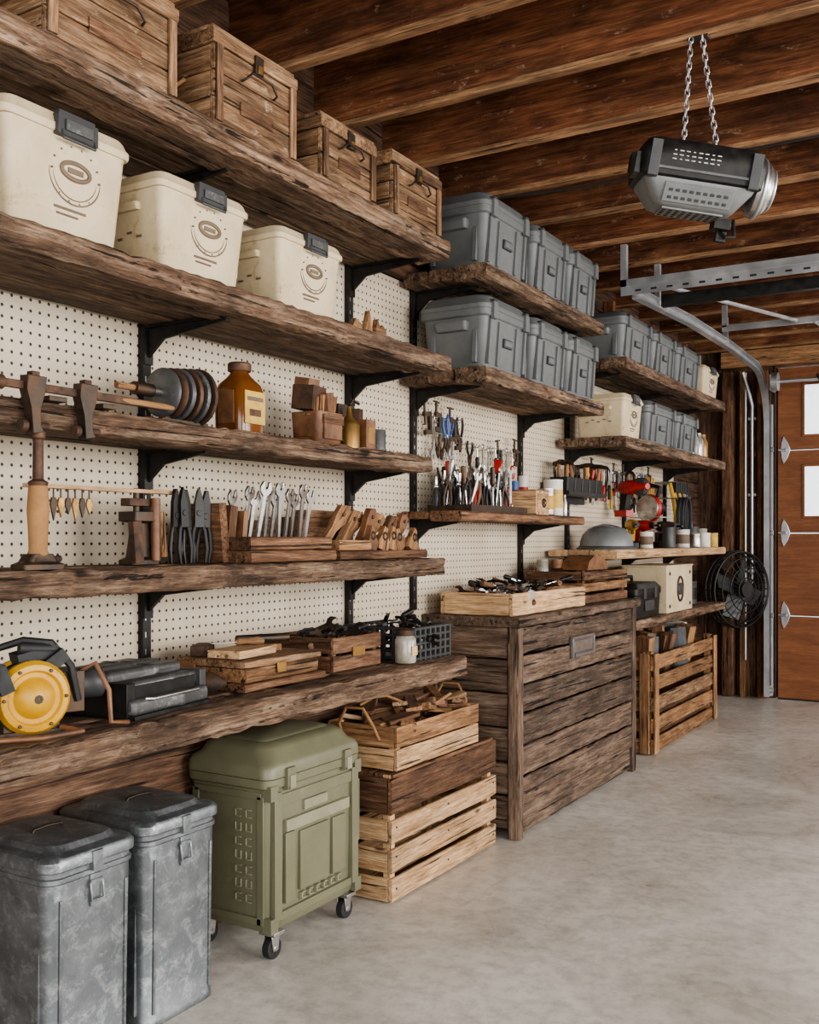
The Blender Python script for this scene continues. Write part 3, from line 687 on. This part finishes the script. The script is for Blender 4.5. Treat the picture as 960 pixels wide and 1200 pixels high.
# ------------------------------------------------------------------ shelf 4 (z=1.183)
Z4=1.183
b=B('antique_drill_stand'); b.at((.375,1.49,Z4))
b.stack((0,0,0),[(0,.028,.055,.01),(.012,.028,.055,.01),(.018,.022,.04,.01),(.035,.02,.03,.01)],IRON)
b.lathe((0,0,.03),[(.020,0),(.023,.006),(.020,.012),(.021,.05),(.024,.10),(.021,.15),(.018,.158)],ROPE,16)
b.lathe((0,0,.185),[(.02,0),(.022,.008),(.012,.014),(.011,.10),(.016,.105),(.016,.118),(.010,.125)],RUST,14)
b.cyl((.0,-.05,.012),(.0,.06,.024),.008,RUST,8)
b.done(.001)
b=B('bar_clamp'); zb=1.585
b.box((.372,1.64,zb),(.012,.50,.018),RUST)
b.tube([(.372,1.72,zb+.002),(.372,1.76,zb),(.372,1.88,zb),(.372,1.91,zb)],[.005,.009,.009,.005],ROPE,10)
for y in (1.475,1.62):
    b.prism([(-.024,.022),(.026,.022),(.022,-.012),(.010,-.05),(.010,-.085),(.018,-.10),(-.010,-.105),(-.014,-.05),(-.026,-.01)],.028,IRON,'yz',(.378,y,zb))
    b.cyl((.378,y-.01,zb-.085),(.378,y+.04,zb-.085),.008,RUST,8); b.cyl((.378,y-.02,zb-.088),(.378,y-.035,zb-.088),.014,RUST,10)
    b.box((.378,y,zb+.026),(.02,.02,.012),RUST)
b.cyl((.372,1.40,zb-.0),(.372,1.36,zb),.016,RUST,12); b.cyl((.372,1.28,zb),(.372,1.40,zb),.006,IRON,8)
b.box((.34,1.55,1.566),(.06,.05,.012),IRON); b.box((.34,1.70,1.566),(.06,.04,.012),IRON)
b.done(.0015)
b=B('tool_drying_stand')
b.box((.22,1.83,1.378),(.025,.50,.010),W_PINE); b.stack((.22,1.94,Z4),[(0,.03,.05,.01),(.012,.03,.05,.01),(.02,.02,.035,.01),(.11,.016,.022,.01),(.115,.035,.045,.008),(.14,.035,.045,.008)],IRON)
b.cyl((.22,1.93,Z4+.14),(.22,1.93,1.385),.009,IRON,10); b.cyl((.25,1.97,Z4+.01),(.25,1.97,1.36),.012,LEA,10); b.cyl((.25,1.985,Z4+.14),(.25,2.0,Z4+.02),.011,W_MED,10)
b.stack((.22,1.94,Z4+.155),[(0,.02,.05,.006),(.02,.02,.05,.006)],RUST)
b.box((.25,1.90,Z4+.06),(.02,.03,.11),RUST,(5,0,0))
for k in range(6): 
    y=1.66+.022*k; b.cyl((.22,y,1.374),(.22,y,1.352),.0025,IRON,5); b.prism([(-.006,1.352),(.006,1.352),(.010,1.335),(.0,1.295+.008*(k%3)),(-.010,1.335)],.006,BRASS if k%2 else IRON,'yz',(.22,y,0))
b.cyl((.22,1.60,Z4),(.22,1.60,1.375),.004,IRON,6); b.box((.22,1.60,Z4+.003),(.05,.05,.006),IRON)
b.done(.001)
b=B('garden_shears_set')
for k in range(5):
    b.at((.25+.012*(k%2),2.045+.027*k,Z4),(U(-4,4),U(-3,3),U(-25,25)))
    pliers(b,.20+.012*(k%2),BLK,BLK,.024); b.prism([(-.015,.1),(.015,.1),(.013,.17),(.004,.205),(-.004,.205),(-.013,.17)],.012,BLK)
b.at(); b.done(.001)
b=B('wooden_wrench_rack')
b.plank(.10,.37,2.22,2.64,Z4,Z4+.035,W_CRD,.003); b.plank(.17,.36,2.23,2.63,Z4+.035,Z4+.075,W_CRD,.003); b.plank(.12,.15,2.20,2.62,Z4+.036,Z4+.13,W_CRD,.003)
b.box((.20,2.205,Z4+.085),(.17,.03,.17),W_CRD,(6,0,0)); b.box((.22,2.245,Z4+.09),(.12,.03,.15),W_CRD,(-8,0,0)); b.box((.26,2.29,Z4+.10),(.06,.02,.10),LEA,(-6,0,0))
for k in range(11):
    b.at((.23+.03*(k%3),2.27+.034*k,Z4+.05),(U(-6,6),8,U(-15,15))); wrench(b,.145+.014*(k%3),STEEL,.019,.008)
b.at(); b.done(.001)
b=B('wooden_hand_plane_set')
b.plank(.12,.37,2.66,3.22,Z4,Z4+.03,W_CRD,.003); b.plank(.27,.36,2.67,2.86,Z4+.03,Z4+.065,W_MED,.003)
b.box((.17,2.80,Z4+.085),(.08,.30,.11),W_CRD,(0,0,4)); b.box((.17,2.80,Z4+.15),(.06,.2,.03),W_BOX,(0,0,10))
for k in range(8):
    b.at((.25+.03*(k%2),2.70+.060*k,Z4+.03),(-18-U(0,26),6,U(-12,12)))
    hh=.185-.007*k
    b.prism([(-.016,0),(.020,0),(.014,hh*.5),(.028,hh*.75),(.022,hh),(0,hh*1.05),(-.026,hh*.95),(-.024,hh*.72),(-.012,hh*.5)],.024,random.choice((W_MED,W_MED,LEA,W_CRD)))
    b.cyl((.012,0,hh*.84),(.017,0,hh*.84),.007,IRON,8)
for k in range(5):
    b.at((.335,2.885+.065*k,Z4+.03),(U(-30,35),0,U(-10,10)))
    b.prism([(-.025,0),(.03,0),(.04,.03),(.02,.05),(.01,.08),(-.01,.085),(-.018,.05),(-.03,.03)],.022,random.choice((W_MED,LEA,W_MED))); b.torus((.012,0,.05),.012,.004,IRON,'x',12)
b.at((.25,3.14,Z4+.03),(0,0,0)); b.stack((0,0,0),[(0,.07,.05,.01),(.03,.07,.05,.01),(.06,.03,.03,.02),(.085,.012,.015,.01)],LEA)
b.at((.30,3.18,Z4),(0,0,0)); b.prism([(-.03,.0),(.06,0),(.08,.03),(.05,.07),(.0,.05)],.03,LEA)
b.at(); b.done(.0015)

# ------------------------------------------------------------------ shelf 3 (z=1.56)
Z3=1.56
b=B('sanding_disc_stack'); b.at((.22,.06,Z3+.091))
for k in range(6): b.lathe((0,1.965+.026*k,.0),[(.02,-.008),(.062+.004*k,-.007),(.068+.003*k,-.003),(.068+.003*k,.003),(.05,.006),(.015,.008)],RUST if k%2 else GRYM,26,(-90,0,0))
b.cyl((0,1.92,-.0),(0,2.14,-.0),.012,STEEL,10); b.cyl((0,1.86,-.0),(0,1.925,0),.018,IRON,12); b.cyl((0,1.80,0),(0,1.87,0),.009,W_MED,10)
b.box((0,2.03,-.081),(.05,.18,.018),IRON); b.box((0,1.98,-.045),(.02,.03,.05),IRON)
b.done()
b=B('amber_glass_jug'); b.at((.25,2.31,Z3))
b.stack((0,0,0),[(0,.050,.052,.02),(.006,.056,.058,.025),(.12,.057,.060,.025),(.145,.052,.054,.03),(.165,.036,.038,.03),(.178,.028,.028,.028),(.185,.026,.026,.026)],AMB,6)
b.lathe((0,0,.185),[(.033,0),(.035,.003),(.035,.022),(.031,.026),(.01,.027)],RUST,20)
b.box((.0585,0,.075),(.003,.09,.095),LAB); b.box((.0605,.0,.10),(.002,.07,.012),CRMD); b.box((.0605,0,.06),(.002,.05,.02),RUST); b.box((0,-.0605,.075),(.06,.003,.095),LEA)
b.done()
b=B('leather_tool_pouch'); b.at((.22,2.74,Z3))
b.stack((0,0,0),[(0,.050,.06,.02),(.01,.058,.068,.025),(.10,.062,.072,.02),(.11,.062,.072,.02)],LEA,5)
b.box((.062,0,.055),(.01,.10,.07),LEA); b.box((.068,.0,.085),(.006,.11,.03),W_CRD); b.torus((0,0,.10),.064,.004,W_MED,'z',20,.074); b.torus((0,0,.03),.063,.003,BRASS,'z',20,.073)
b.box((-.02,-.02,.16),(.08,.09,.08),RUST,(0,5,8)); b.box((-.02,-.03,.21),(.06,.06,.03),LEA,(0,10,0)); b.box((.02,.03,.14),(.03,.05,.08),LEA,(10,0,10))
for k in range(4): b.cyl((.02,-.04+.03*k,.08),(.025,-.04+.035*k,.16+.01*(k%2)),.010,random.choice((W_MED,IRON)),8)
b.done(.0015)
b=B('oil_can_and_tins'); b.at((.24,2.90,Z3))
b.lathe((0,0,0),[(.034,0),(.037,.003),(.037,.085),(.028,.097),(.012,.115),(.006,.15)],BRASS,16)
b.box((.0,.085,.055),(.07,.06,.11),LEA); b.box((.036,.085,.055),(.002,.035,.06),BRASS); b.box((-.02,.08,.13),(.03,.05,.04),RUST,(0,0,20))
b.lathe((.01,.165,0),[(.030,0),(.030,.08),(.028,.083)],GRYM,16); b.torus((0,-.03,.05),.025,.004,IRON,'x',14)
b.box((-.04,.02,.08),(.03,.1,.16),IRON); b.tube([(-.02,.03,.16),(-.02,.05,.18),(-.02,.09,.17)],.006,IRON,6)
b.done(.001)
b=B('wooden_clamp_blocks'); b.at((.36,2.85,1.93))
b.prism([(-.05,0),(.0,0),(-.005,.05),(-.02,.085),(-.03,.05)],.02,W_MED); b.prism([(.02,0),(.09,0),(.085,.035),(.06,.05),(.05,.035),(.03,.065)],.02,W_MED); b.prism([(-.13,0),(-.06,0),(-.065,.03),(-.10,.045)],.02,W_BOX)
b.done(.001)

# ------------------------------------------------------------------ pliers shelf z=1.366, pegboard tools
Z5=1.366
b=B('plier_and_screwdriver_collection')
b.bb(.07,.28,3.74,4.30,Z5,Z5+.03,IRON)
hc=[RED,BLK,BLK,IRON,STEEL,STEEL,IRON,LEA,GRYD,IRON,BLK]
for k in range(84):
    b.at((U(.09,.26),3.74+.53*(k%42)/42+U(-.01,.01),Z5+.025),(U(-16,16),U(-8,8),U(-60,60)))
    t=k%5
    if t<3: pliers(b,U(.12,.18),random.choice(hc),random.choice((IRON,STEEL)),.017)
    elif t==3: driver(b,U(.15,.21),random.choice(hc))
    else: wrench(b,U(.13,.18),STEEL,.014)
b.at((.20,4.16,Z5+.03),(4,0,20)); b.cyl((0,0,0),(0,0,.16),.006,STEEL,8); b.prism([(-.03,.15),(.02,.15),(.035,.19),(.0,.215),(-.02,.19)],.03,RED)
b.at(); b.done()
b=B('small_wooden_drawer_box'); b.at((.23,4.41,Z5))
b.box((0,0,.055),(.16,.15,.11),W_PINE); b.box((.082,0,.055),(.006,.13,.09),W_PINE); b.torus((.088,0,.055),.018,.004,IRON,'x',16); b.lathe((.085,0,.055),[(.008,0),(.01,.01),(.003,.012)],BRASS,10,(0,90,0)); b.box((0,0,.113),(.165,.155,.008),W_MED); b.done(.002)
def can(name,x,y,z,r,h,m,lab=None):
    b=B(name); b.lathe((x,y,z),[(r*.93,0),(r,.004),(r*.97,.008),(r*.97,h-.01),(r,h-.006),(r,h),(r*.85,h),(r*.82,h-.004)],m,22)
    if lab: b.lathe((x,y,z+h*.22),[(r*.975,0),(r*.985,.001),(r*.985,h*.5),(r*.975,h*.5+.001)],lab,22)
    return b.done()
can('paint_tin',.26,4.57,Z5,.042,.13,STEEL,YEL); can('paint_tin',.24,4.70,Z5,.05,.18,WHT,LAB); can('spray_can',.11,4.52,Z5,.025,.17,BLUE); can('spray_can',.11,4.63,Z5,.025,.2,WHT,RED)
b=B('bottle_row')
for k,m in enumerate((WHT,GRYD,STEEL,GLS)): b.lathe((.25-.05*(k%2),4.775+.026*k,Z5),[(.012,0),(.013,.004),(.013,.07),(.006,.09),(.006,.11)],m,12)
b.done()
def hang(b,y,z,kind,L,m,rz=0):
    b.at((.060,y,z),(180+rz,0,0)); b.cyl((-.045,0,.01),(.012,0,.01),.0025,STEEL,6)
    {'p':lambda:pliers(b,L,m),'w':lambda:wrench(b,L,STEEL),'h':lambda:hammer(b,L),'d':lambda:driver(b,L,m),'c':lambda:ccl(b,L*.6,L*.35)}[kind]()
def hangset(n,y0,dy,z,kinds,La,Lb,ms):
    b=B('pegboard_hand_tools')
    for k in range(n): hang(b,y0+dy*k,z-.012*(k%2),random.choice(kinds),U(La,Lb),random.choice(ms),U(-8,8))
    b.at(); b.done()
hangset(7,3.78,.045,1.80,'pwc',.13,.18,(LEA,BLK,BLUE))
hangset(5,3.84,.05,1.72,'wcp',.10,.12,(BLK,IRON))
hangset(9,4.15,.065,1.70,'pdwc',.10,.15,(RED,BLK,GRYD))
hangset(20,5.64,.040,1.69,'pdhwpc',.16,.26,(RED,BLK,YEL,GRYD,BLK,IRON))
hangset(10,6.45,.048,1.69,'pdhwpc',.16,.28,(BLK,YEL,BLUE,GRYD,BLK))
b=B('black_tool_rack')
b.box((.12,5.33,1.50),(.13,.56,.02),BLK)
for k in range(5): b.stack((.12,5.11+.108*k,1.51),[(0,.05,.045,.01),(.075,.055,.048,.01)],BLK)
for k in range(16):
    b.at((U(.09,.15),5.08+.034*k,1.53),(U(-8,8),U(-8,8),U(0,90))); random.choice((lambda:driver(b,U(.11,.16),random.choice((RED,YEL,BLK,BLK))),lambda:hammer(b,.15),lambda:pliers(b,.13,BLK)))()
b.at(); b.bb(.034,.055,5.05,5.61,1.45,1.56,BLK); b.bb(.013,.034,5.10,5.13,1.45,1.56,BLK); b.bb(.013,.034,5.55,5.58,1.45,1.56,BLK); b.done(.001)
def drill(y,z,m,x=.24,rz=60):
    b=B('cordless_drill'); b.at((x,y,z),(0,0,rz))
    b.lathe((0,-.06,.14),[(.012,-.05),(.018,-.045),(.02,-.01),(.028,0),(.033,.03),(.034,.12),(.028,.135),(.01,.137)],m,16,(-90,0,0))
    b.cyl((0,-.15,.14),(0,-.10,.14),.008,IRON,8); b.cyl((0,-.11,.14),(0,-.065,.14),.02,BLK,14)
    b.prism([(.0,.12),(.05,.12),(.065,.03),(.02,.03)],.034,m); b.stack((0,.03,0),[(0,.035,.06,.012),(.035,.035,.06,.012),(.045,.028,.045,.01)],BLK)
    b.box((0,-.01,.10),(.012,.018,.03),BLK)
    b.done(.002)
drill(6.12,1.195,RED); drill(6.60,1.195,BLK); drill(5.80,1.195,YEL,.28,30)
b=B('red_angle_grinder'); b.at((.18,6.05,1.47),(0,0,60)); b.cyl((.02,.09,.0),(.12,.18,.0),.005,STEEL,6)
b.lathe((0,-.09,.10),[(.02,-.07),(.025,-.06),(.03,0),(.042,.02),(.046,.12),(.038,.16),(.02,.165)],RED,16,(-90,0,0)); b.prism([(.0,.07),(.06,.07),(.08,-.05),(.03,-.05)],.04,BLK); b.box((0,.055,-.06),(.06,.11,.04),RED)
b.torus((0,0,.155),.04,.009,BLK,'x',18); b.cyl((-.02,-.1,.1),(.02,-.1,.1),.055,GRYD,20); b.done(.002)
b=B('red_circular_saw'); b.at((.20,6.38,1.45),(0,0,70)); b.cyl((-.03,0,0),(-.02,0,0),.085,STEEL,28); b.lathe((-.02,0,0),[(.088,0),(.09,.006),(.09,.03),(.07,.04)],RED,24,(0,90,0))
b.lathe((.02,0,0),[(.045,0),(.045,.08),(.035,.10),(.01,.102)],BLK,18,(0,90,0)); b.tube([(.0,-.06,.07),(.0,-.08,.13),(.0,.0,.15),(.0,.08,.10),(.0,.08,.04)],.014,BLK,8); b.box((.01,0,-.06),(.12,.24,.008),STEEL); b.at(); b.cyl((.012,6.38,1.58),(.24,6.38,1.58),.005,STEEL,6); b.done(.002)
b=B('hanging_strap_bundle')
for k in range(6):
    y=6.99+.057*k; m=(YEL,BLK,YEL,BLK,YEL,BLUE)[k]
    b.tube([(.16,y-.02,1.64),(.19,y-.035,1.50),(.21,y-.03,1.34),(.21,y,1.26),(.21,y+.03,1.34),(.19,y+.03,1.5),(.16,y+.015,1.64)],.014,m,7)
    b.cyl((.012,y,1.65),(.18,y,1.65),.004,STEEL,6)
    b.box((.18,y,1.61),(.04,.05,.07),BLK)
b.done()
b=B('coiled_black_hose'); 
for k in range(5): b.torus((.26+.012*k,6.86+.004*k,1.40),.075+.006*(k%2),.009,RUB,'x',24,.13)
b.cyl((.012,6.86,1.53),(.33,6.86,1.53),.005,STEEL,6); b.done()
# shelf 3c z=1.195
Z6=1.195
b=B('grey_dome_standin'); b.at((.25,5.44,Z6))  # hard-hat shape standing in for an unidentified grey arched object
b.lathe((0,0,0),[(.165,0),(.17,.006),(.15,.012),(.147,.04),(.135,.08),(.10,.115),(.055,.13),(.01,.133)],GRYL,26)
b.torus((0,0,.012),.15,.006,GRYD,'z',26)
for s in (-.05,0,.05): b.tube([(-.12,s,.07),(-.055,s,.122),(0,s,.136),(.055,s,.122),(.12,s,.07)],.006,GRYL,6)
b.done()
for k,(y,m,r,h) in enumerate(((5.97,WHT,.04,.1),(6.26,GRYD,.04,.13),(6.75,WHT,.045,.12),(6.87,STEEL,.04,.09),(6.98,GRYD,.045,.14),(7.09,WHT,.045,.1),(7.20,GLS,.045,.13),(7.32,LAB,.04,.10))): can('shop_tin',.31+.05*(k%2),y,Z6,r,h,m,None if k%2 else CRMD)
b=B('bench_vise'); b.at((.31,6.40,Z6)); b.stack((0,0,0),[(0,.05,.05,.02),(.02,.05,.05,.02),(.05,.03,.03,.02),(.08,.035,.05,.01),(.13,.035,.055,.01)],IRON); b.box((0,.04,.14),(.08,.03,.05),IRON); b.cyl((0,-.07,.1),(0,.05,.1),.012,STEEL,10); b.cyl((-.05,-.065,.1),(.05,-.065,.1),.006,STEEL,8); b.done(.002)
b=B('small_parts_clutter')
for k in range(34): b.box((U(.07,.13),U(5.70,7.35),Z6+.02+.03*(k%2)),(U(.02,.05),U(.03,.09),.04+.03*(k%2)*2),random.choice((IRON,GRYD,WHT,W_CRD,RED,STEEL,BLK)),(0,0,U(0,90)))
b.done(.002)
b=B('steel_thermos_row')
for k in range(4): b.lathe((.30,6.92+.12*k,1.81),[(.035,0),(.038,.005),(.038,.13),(.024,.16),(.024,.185),(.01,.19)],(STEEL,GLS,STEEL,BRASS)[k],16)
b.done()
# ------------------------------------------------------------------ cabinet-top things
Z7=.93
b=crate('pine_tray',.10,.44,3.80,4.62,Z7,Z7+.095,[(1,W_PINE)],gap=.0,t=.016,post=.02)
for k in range(80):
    b.at((U(.18,.35),U(3.92,4.48),Z7+.05+U(0,.06)),(U(70,105),U(-25,25),U(0,360)))
    random.choice((lambda:wrench(b,.15,IRON),lambda:pliers(b,.16,BLK,BLK),lambda:driver(b,.15,BLK),lambda:chisel(b,.15,W_CRD),lambda:wrench(b,.12,STEEL)))()
b.at(); b.done()
b=crate('crate_of_rags_and_jars',.10,.42,4.66,5.30,Z7,Z7+.17,[(1,W_CRD),(1,W_MED),(1,W_CRD)],gap=.012,t=.014)
for k in range(9): b.stack((U(.18,.34),U(4.78,5.18),Z7+.03+.012*k),[(0,U(.04,.07),U(.06,.11),.03),(.03,U(.05,.08),U(.08,.12),.03),(.055,.03,.05,.02)],random.choice((LEA,W_MED,RUST,IRON)))
for k in range(5): b.lathe((.17+.05*(k%2),4.73+.07*k,Z7+.0135),[(.03,0),(.034,.01),(.034,.14),(.028,.17),(.03,.175),(.03,.205)],(GLS,LEA,GLS,AMB,RUST)[k],14)
b.prism([(-.15,.0),(.14,0),(.135,.03),(.08,.065),(-.04,.075),(-.12,.045)],.14,LEA,'yz',(.32,4.93,Z7+.165))
b.done(.001)
b=B('black_portable_toolbox'); b.at((.27,5.72,.80)); b.stack((0,0,0),[(0,.13,.22,.02),(.13,.135,.225,.02),(.135,.14,.23,.02),(.17,.14,.23,.02),(.20,.12,.2,.03)],BLK); b.tube([(0,-.1,.195),(0,-.09,.23),(0,.09,.23),(0,.1,.195)],.01,BLK,8); b.box((.142,-.1,.14),(.012,.04,.06),GRYD); b.box((.142,.1,.14),(.012,.04,.06),GRYD); b.box((.138,0,.07),(.008,.16,.06),GRYD); b.done(.002)
b=B('cream_metal_speaker_box'); b.at((.27,6.33,.80)); b.box((0,0,.14),(.28,.56,.28),CREAM); b.torus((.142,.0,.14),.06,.008,IRON,'x',22,.075); b.lathe((.14,0,.14),[(.04,0),(.04,.008),(.015,.012)],GRYD,18,(0,90,0)); b.box((0,0,.285),(.29,.57,.012),CREAM)
for sy in (-.22,.22):
    for sz in (.04,.24): b.cyl((.14,sy,sz),(.146,sy,sz),.012,IRON,10)
b.box((.0,-.283,.14),(.08,.008,.02),IRON); b.done(.006)
can('paint_tin',.25,6.80,.80,.08,.17,GRYD,WHT); can('paint_tin',.25,7.02,.80,.08,.16,GRYD,BLK)

# ------------------------------------------------------------------ fan
b=B('wire_cage_fan'); b.at((.40,7.88,.87),(0,0,60))
for Rr,yy in ((.29,-.01),(.285,-.05),(.24,-.085),(.17,-.10),(.09,-.105),(.285,.04),(.22,.07),(.12,.08)): b.torus((0,yy,0),Rr,.005 if Rr<.28 else .008,BLK,'y',32)
for k in range(28):
    a=2*math.pi*k/28; ca,sa=math.cos(a),math.sin(a)
    b.tube([(.06*ca,-.105,.06*sa),(.17*ca,-.10,.17*sa),(.24*ca,-.085,.24*sa),(.285*ca,-.05,.285*sa),(.29*ca,0,.29*sa),(.285*ca,.04,.285*sa),(.12*ca,.08,.12*sa)],.0028,BLK,5)
b.cyl((0,-.11,0),(0,-.09,0),.06,BLK,18); b.cyl((0,-.05,0),(0,.14,0),.05,BLK,16)
for k in range(4):
    a=k*90+20; Ms=b.M; b.M=Ms@Matrix.Rotation(math.radians(a),4,'Y'); b.box((.13,-.01,0),(.19,.008,.13),GRYD,(28,0,0)); b.M=Ms
p=b.M@Vector((0,.13,0)); b.at(); b.box((p.x,p.y,.87),(.08,.08,.10),IRON); b.tube([(p.x,p.y,.87),(.31,8.12,.87),(.31,8.225,.87)],.014,BLK,8); b.done()

# ------------------------------------------------------------------ garage door opener
b=B('garage_door_opener'); b.at((1.40,3.02,2.325),(7,9,30))
b.stack((0,0,0),[(-.035,.165,.108,.03),(-.03,.178,.118,.03),(.02,.182,.122,.03),(.045,.182,.122,.035),(.072,.165,.108,.04),(.080,.13,.08,.03)],BLK,5)
b.stack((0,0,0),[(-.105,.100,.060,.02),(-.098,.118,.075,.025),(-.045,.158,.106,.03),(-.034,.162,.108,.03)],GRYL,5)
b.box((0,0,-.107),(.18,.11,.006),GRYL)
for k in range(9):
    for j in range(4): b.box((-.08+k*.020,-.038+j*.025,-.1105),(.010,.010,.003),BLK)
Ms=b.M
b.M=Ms@Matrix.Translation((0,-.0935,-.071))@Matrix.Rotation(math.radians(30),4,'X')
b.box((0,0,0),(.20,.006,.055),GRYL)
for k in range(9):
    for j in range(2): b.box((-.08+k*.020,-.0035,-.014+j*.022),(.012,.003,.008),GRYD)
b.M=Ms
for k in range(8):
    for j in range(3): b.box((-.09+k*.018,-.1225,.038-j*.012),(.012 if (k+j)%3 else .007,.003,.003),WHT)
b.box((-.01,-.120,-.012),(.30,.008,.008),GRYM)
for s in (-.145,.145): b.box((s,-.115,.01),(.03,.03,.10),GRYD)
b.box((-.178,-.05,.0),(.03,.08,.06),GRYD); b.box((-.175,.05,.03),(.03,.05,.05),BLK)
b.lathe((.165,.0,-.005),[(.06,0),(.078,.006),(.082,.02),(.078,.04),(.06,.055),(.055,.062),(.03,.068),(.01,.069)],STEEL,24,(0,90,0)); b.torus((.19,0,-.005),.083,.006,ZINC,'x',24); b.torus((.225,0,-.005),.058,.004,ZINC,'x',24)
b.box((.11,.04,-.115),(.05,.06,.03),BLK); b.box((.12,.06,-.14),(.03,.03,.04),RUB); b.tube([(.10,.06,-.12),(.13,.03,-.15),(.16,.05,-.14),(.15,.06,-.09)],.006,BLK,6)
b.box((0,0,.086),(.22,.03,.012),ZINC)
Mw=b.M.copy(); b.at()
for s,tx in ((-.10,-.035),(.10,.03)):
    p=Mw@Vector((s*.5,0,.09)); q=Vector((1.41+tx*.5,3.01,2.742)); n=int((q-p).length/.019)
    for i in range(n):
        t0=p.lerp(q,i/n); t1=p.lerp(q,(i+1.35)/n) if i<n-1 else q; d=(t1-t0).normalized(); sd=(Vector((1,0,0)) if i%2 else Vector((0,1,0))); sd=(sd-d*sd.dot(d)).normalized()*.0065
        b.tube([t0+sd*.4,t0+d*.005+sd,t1-d*.005+sd,t1+sd*.4,t1-sd*.4,t1-d*.005-sd,t0+d*.005-sd,t0-sd*.4],.0022,ZINC,5,True)
b.box((1.41,3.03,2.741),(.06,.03,.008),IRON)
b.done(.002)

# ------------------------------------------------------------------ lights / world / camera
w=bpy.data.worlds.new('daylight'); sc.world=w; w.use_nodes=True
w.node_tree.nodes['Background'].inputs[0].default_value=(.90,.95,1,1); w.node_tree.nodes['Background'].inputs[1].default_value=1.3
def area(name,loc,tgt,sx,sy,p,col):
    l=bpy.data.lights.new(name,'AREA'); l.shape='RECTANGLE'; l.size=sx; l.size_y=sy; l.energy=p; l.color=col
    o=bpy.data.objects.new(name,l); o.location=loc; o.rotation_euler=(Vector(tgt)-Vector(loc)).to_track_quat('-Z','Y').to_euler(); sc.collection.objects.link(o)
area('window_daylight',(6.2,2.2,1.8),(.3,3.4,1.1),3.6,1.9,320,(1,.98,.95))
area('window_daylight',(6.2,6.4,1.8),(.3,5.8,1.1),3.2,1.8,230,(1,.98,.95))
area('open_bay_daylight',(3.2,-1.6,1.7),(.6,3.2,1.1),3.5,2.2,135,(1,.98,.94))
cd=bpy.data.cameras.new('camera'); co=bpy.data.objects.new('camera',cd); sc.collection.objects.link(co); sc.camera=co
co.location=(2.22,0,1.25); co.rotation_euler=(math.radians(90),0,math.radians(30.92))
cd.sensor_width=36; cd.sensor_fit='AUTO'; cd.lens=35.58; cd.shift_y=32/1200; cd.clip_start=.05
try:
    sc.view_settings.look='AgX - Medium High Contrast'
except Exception as e: print(e)
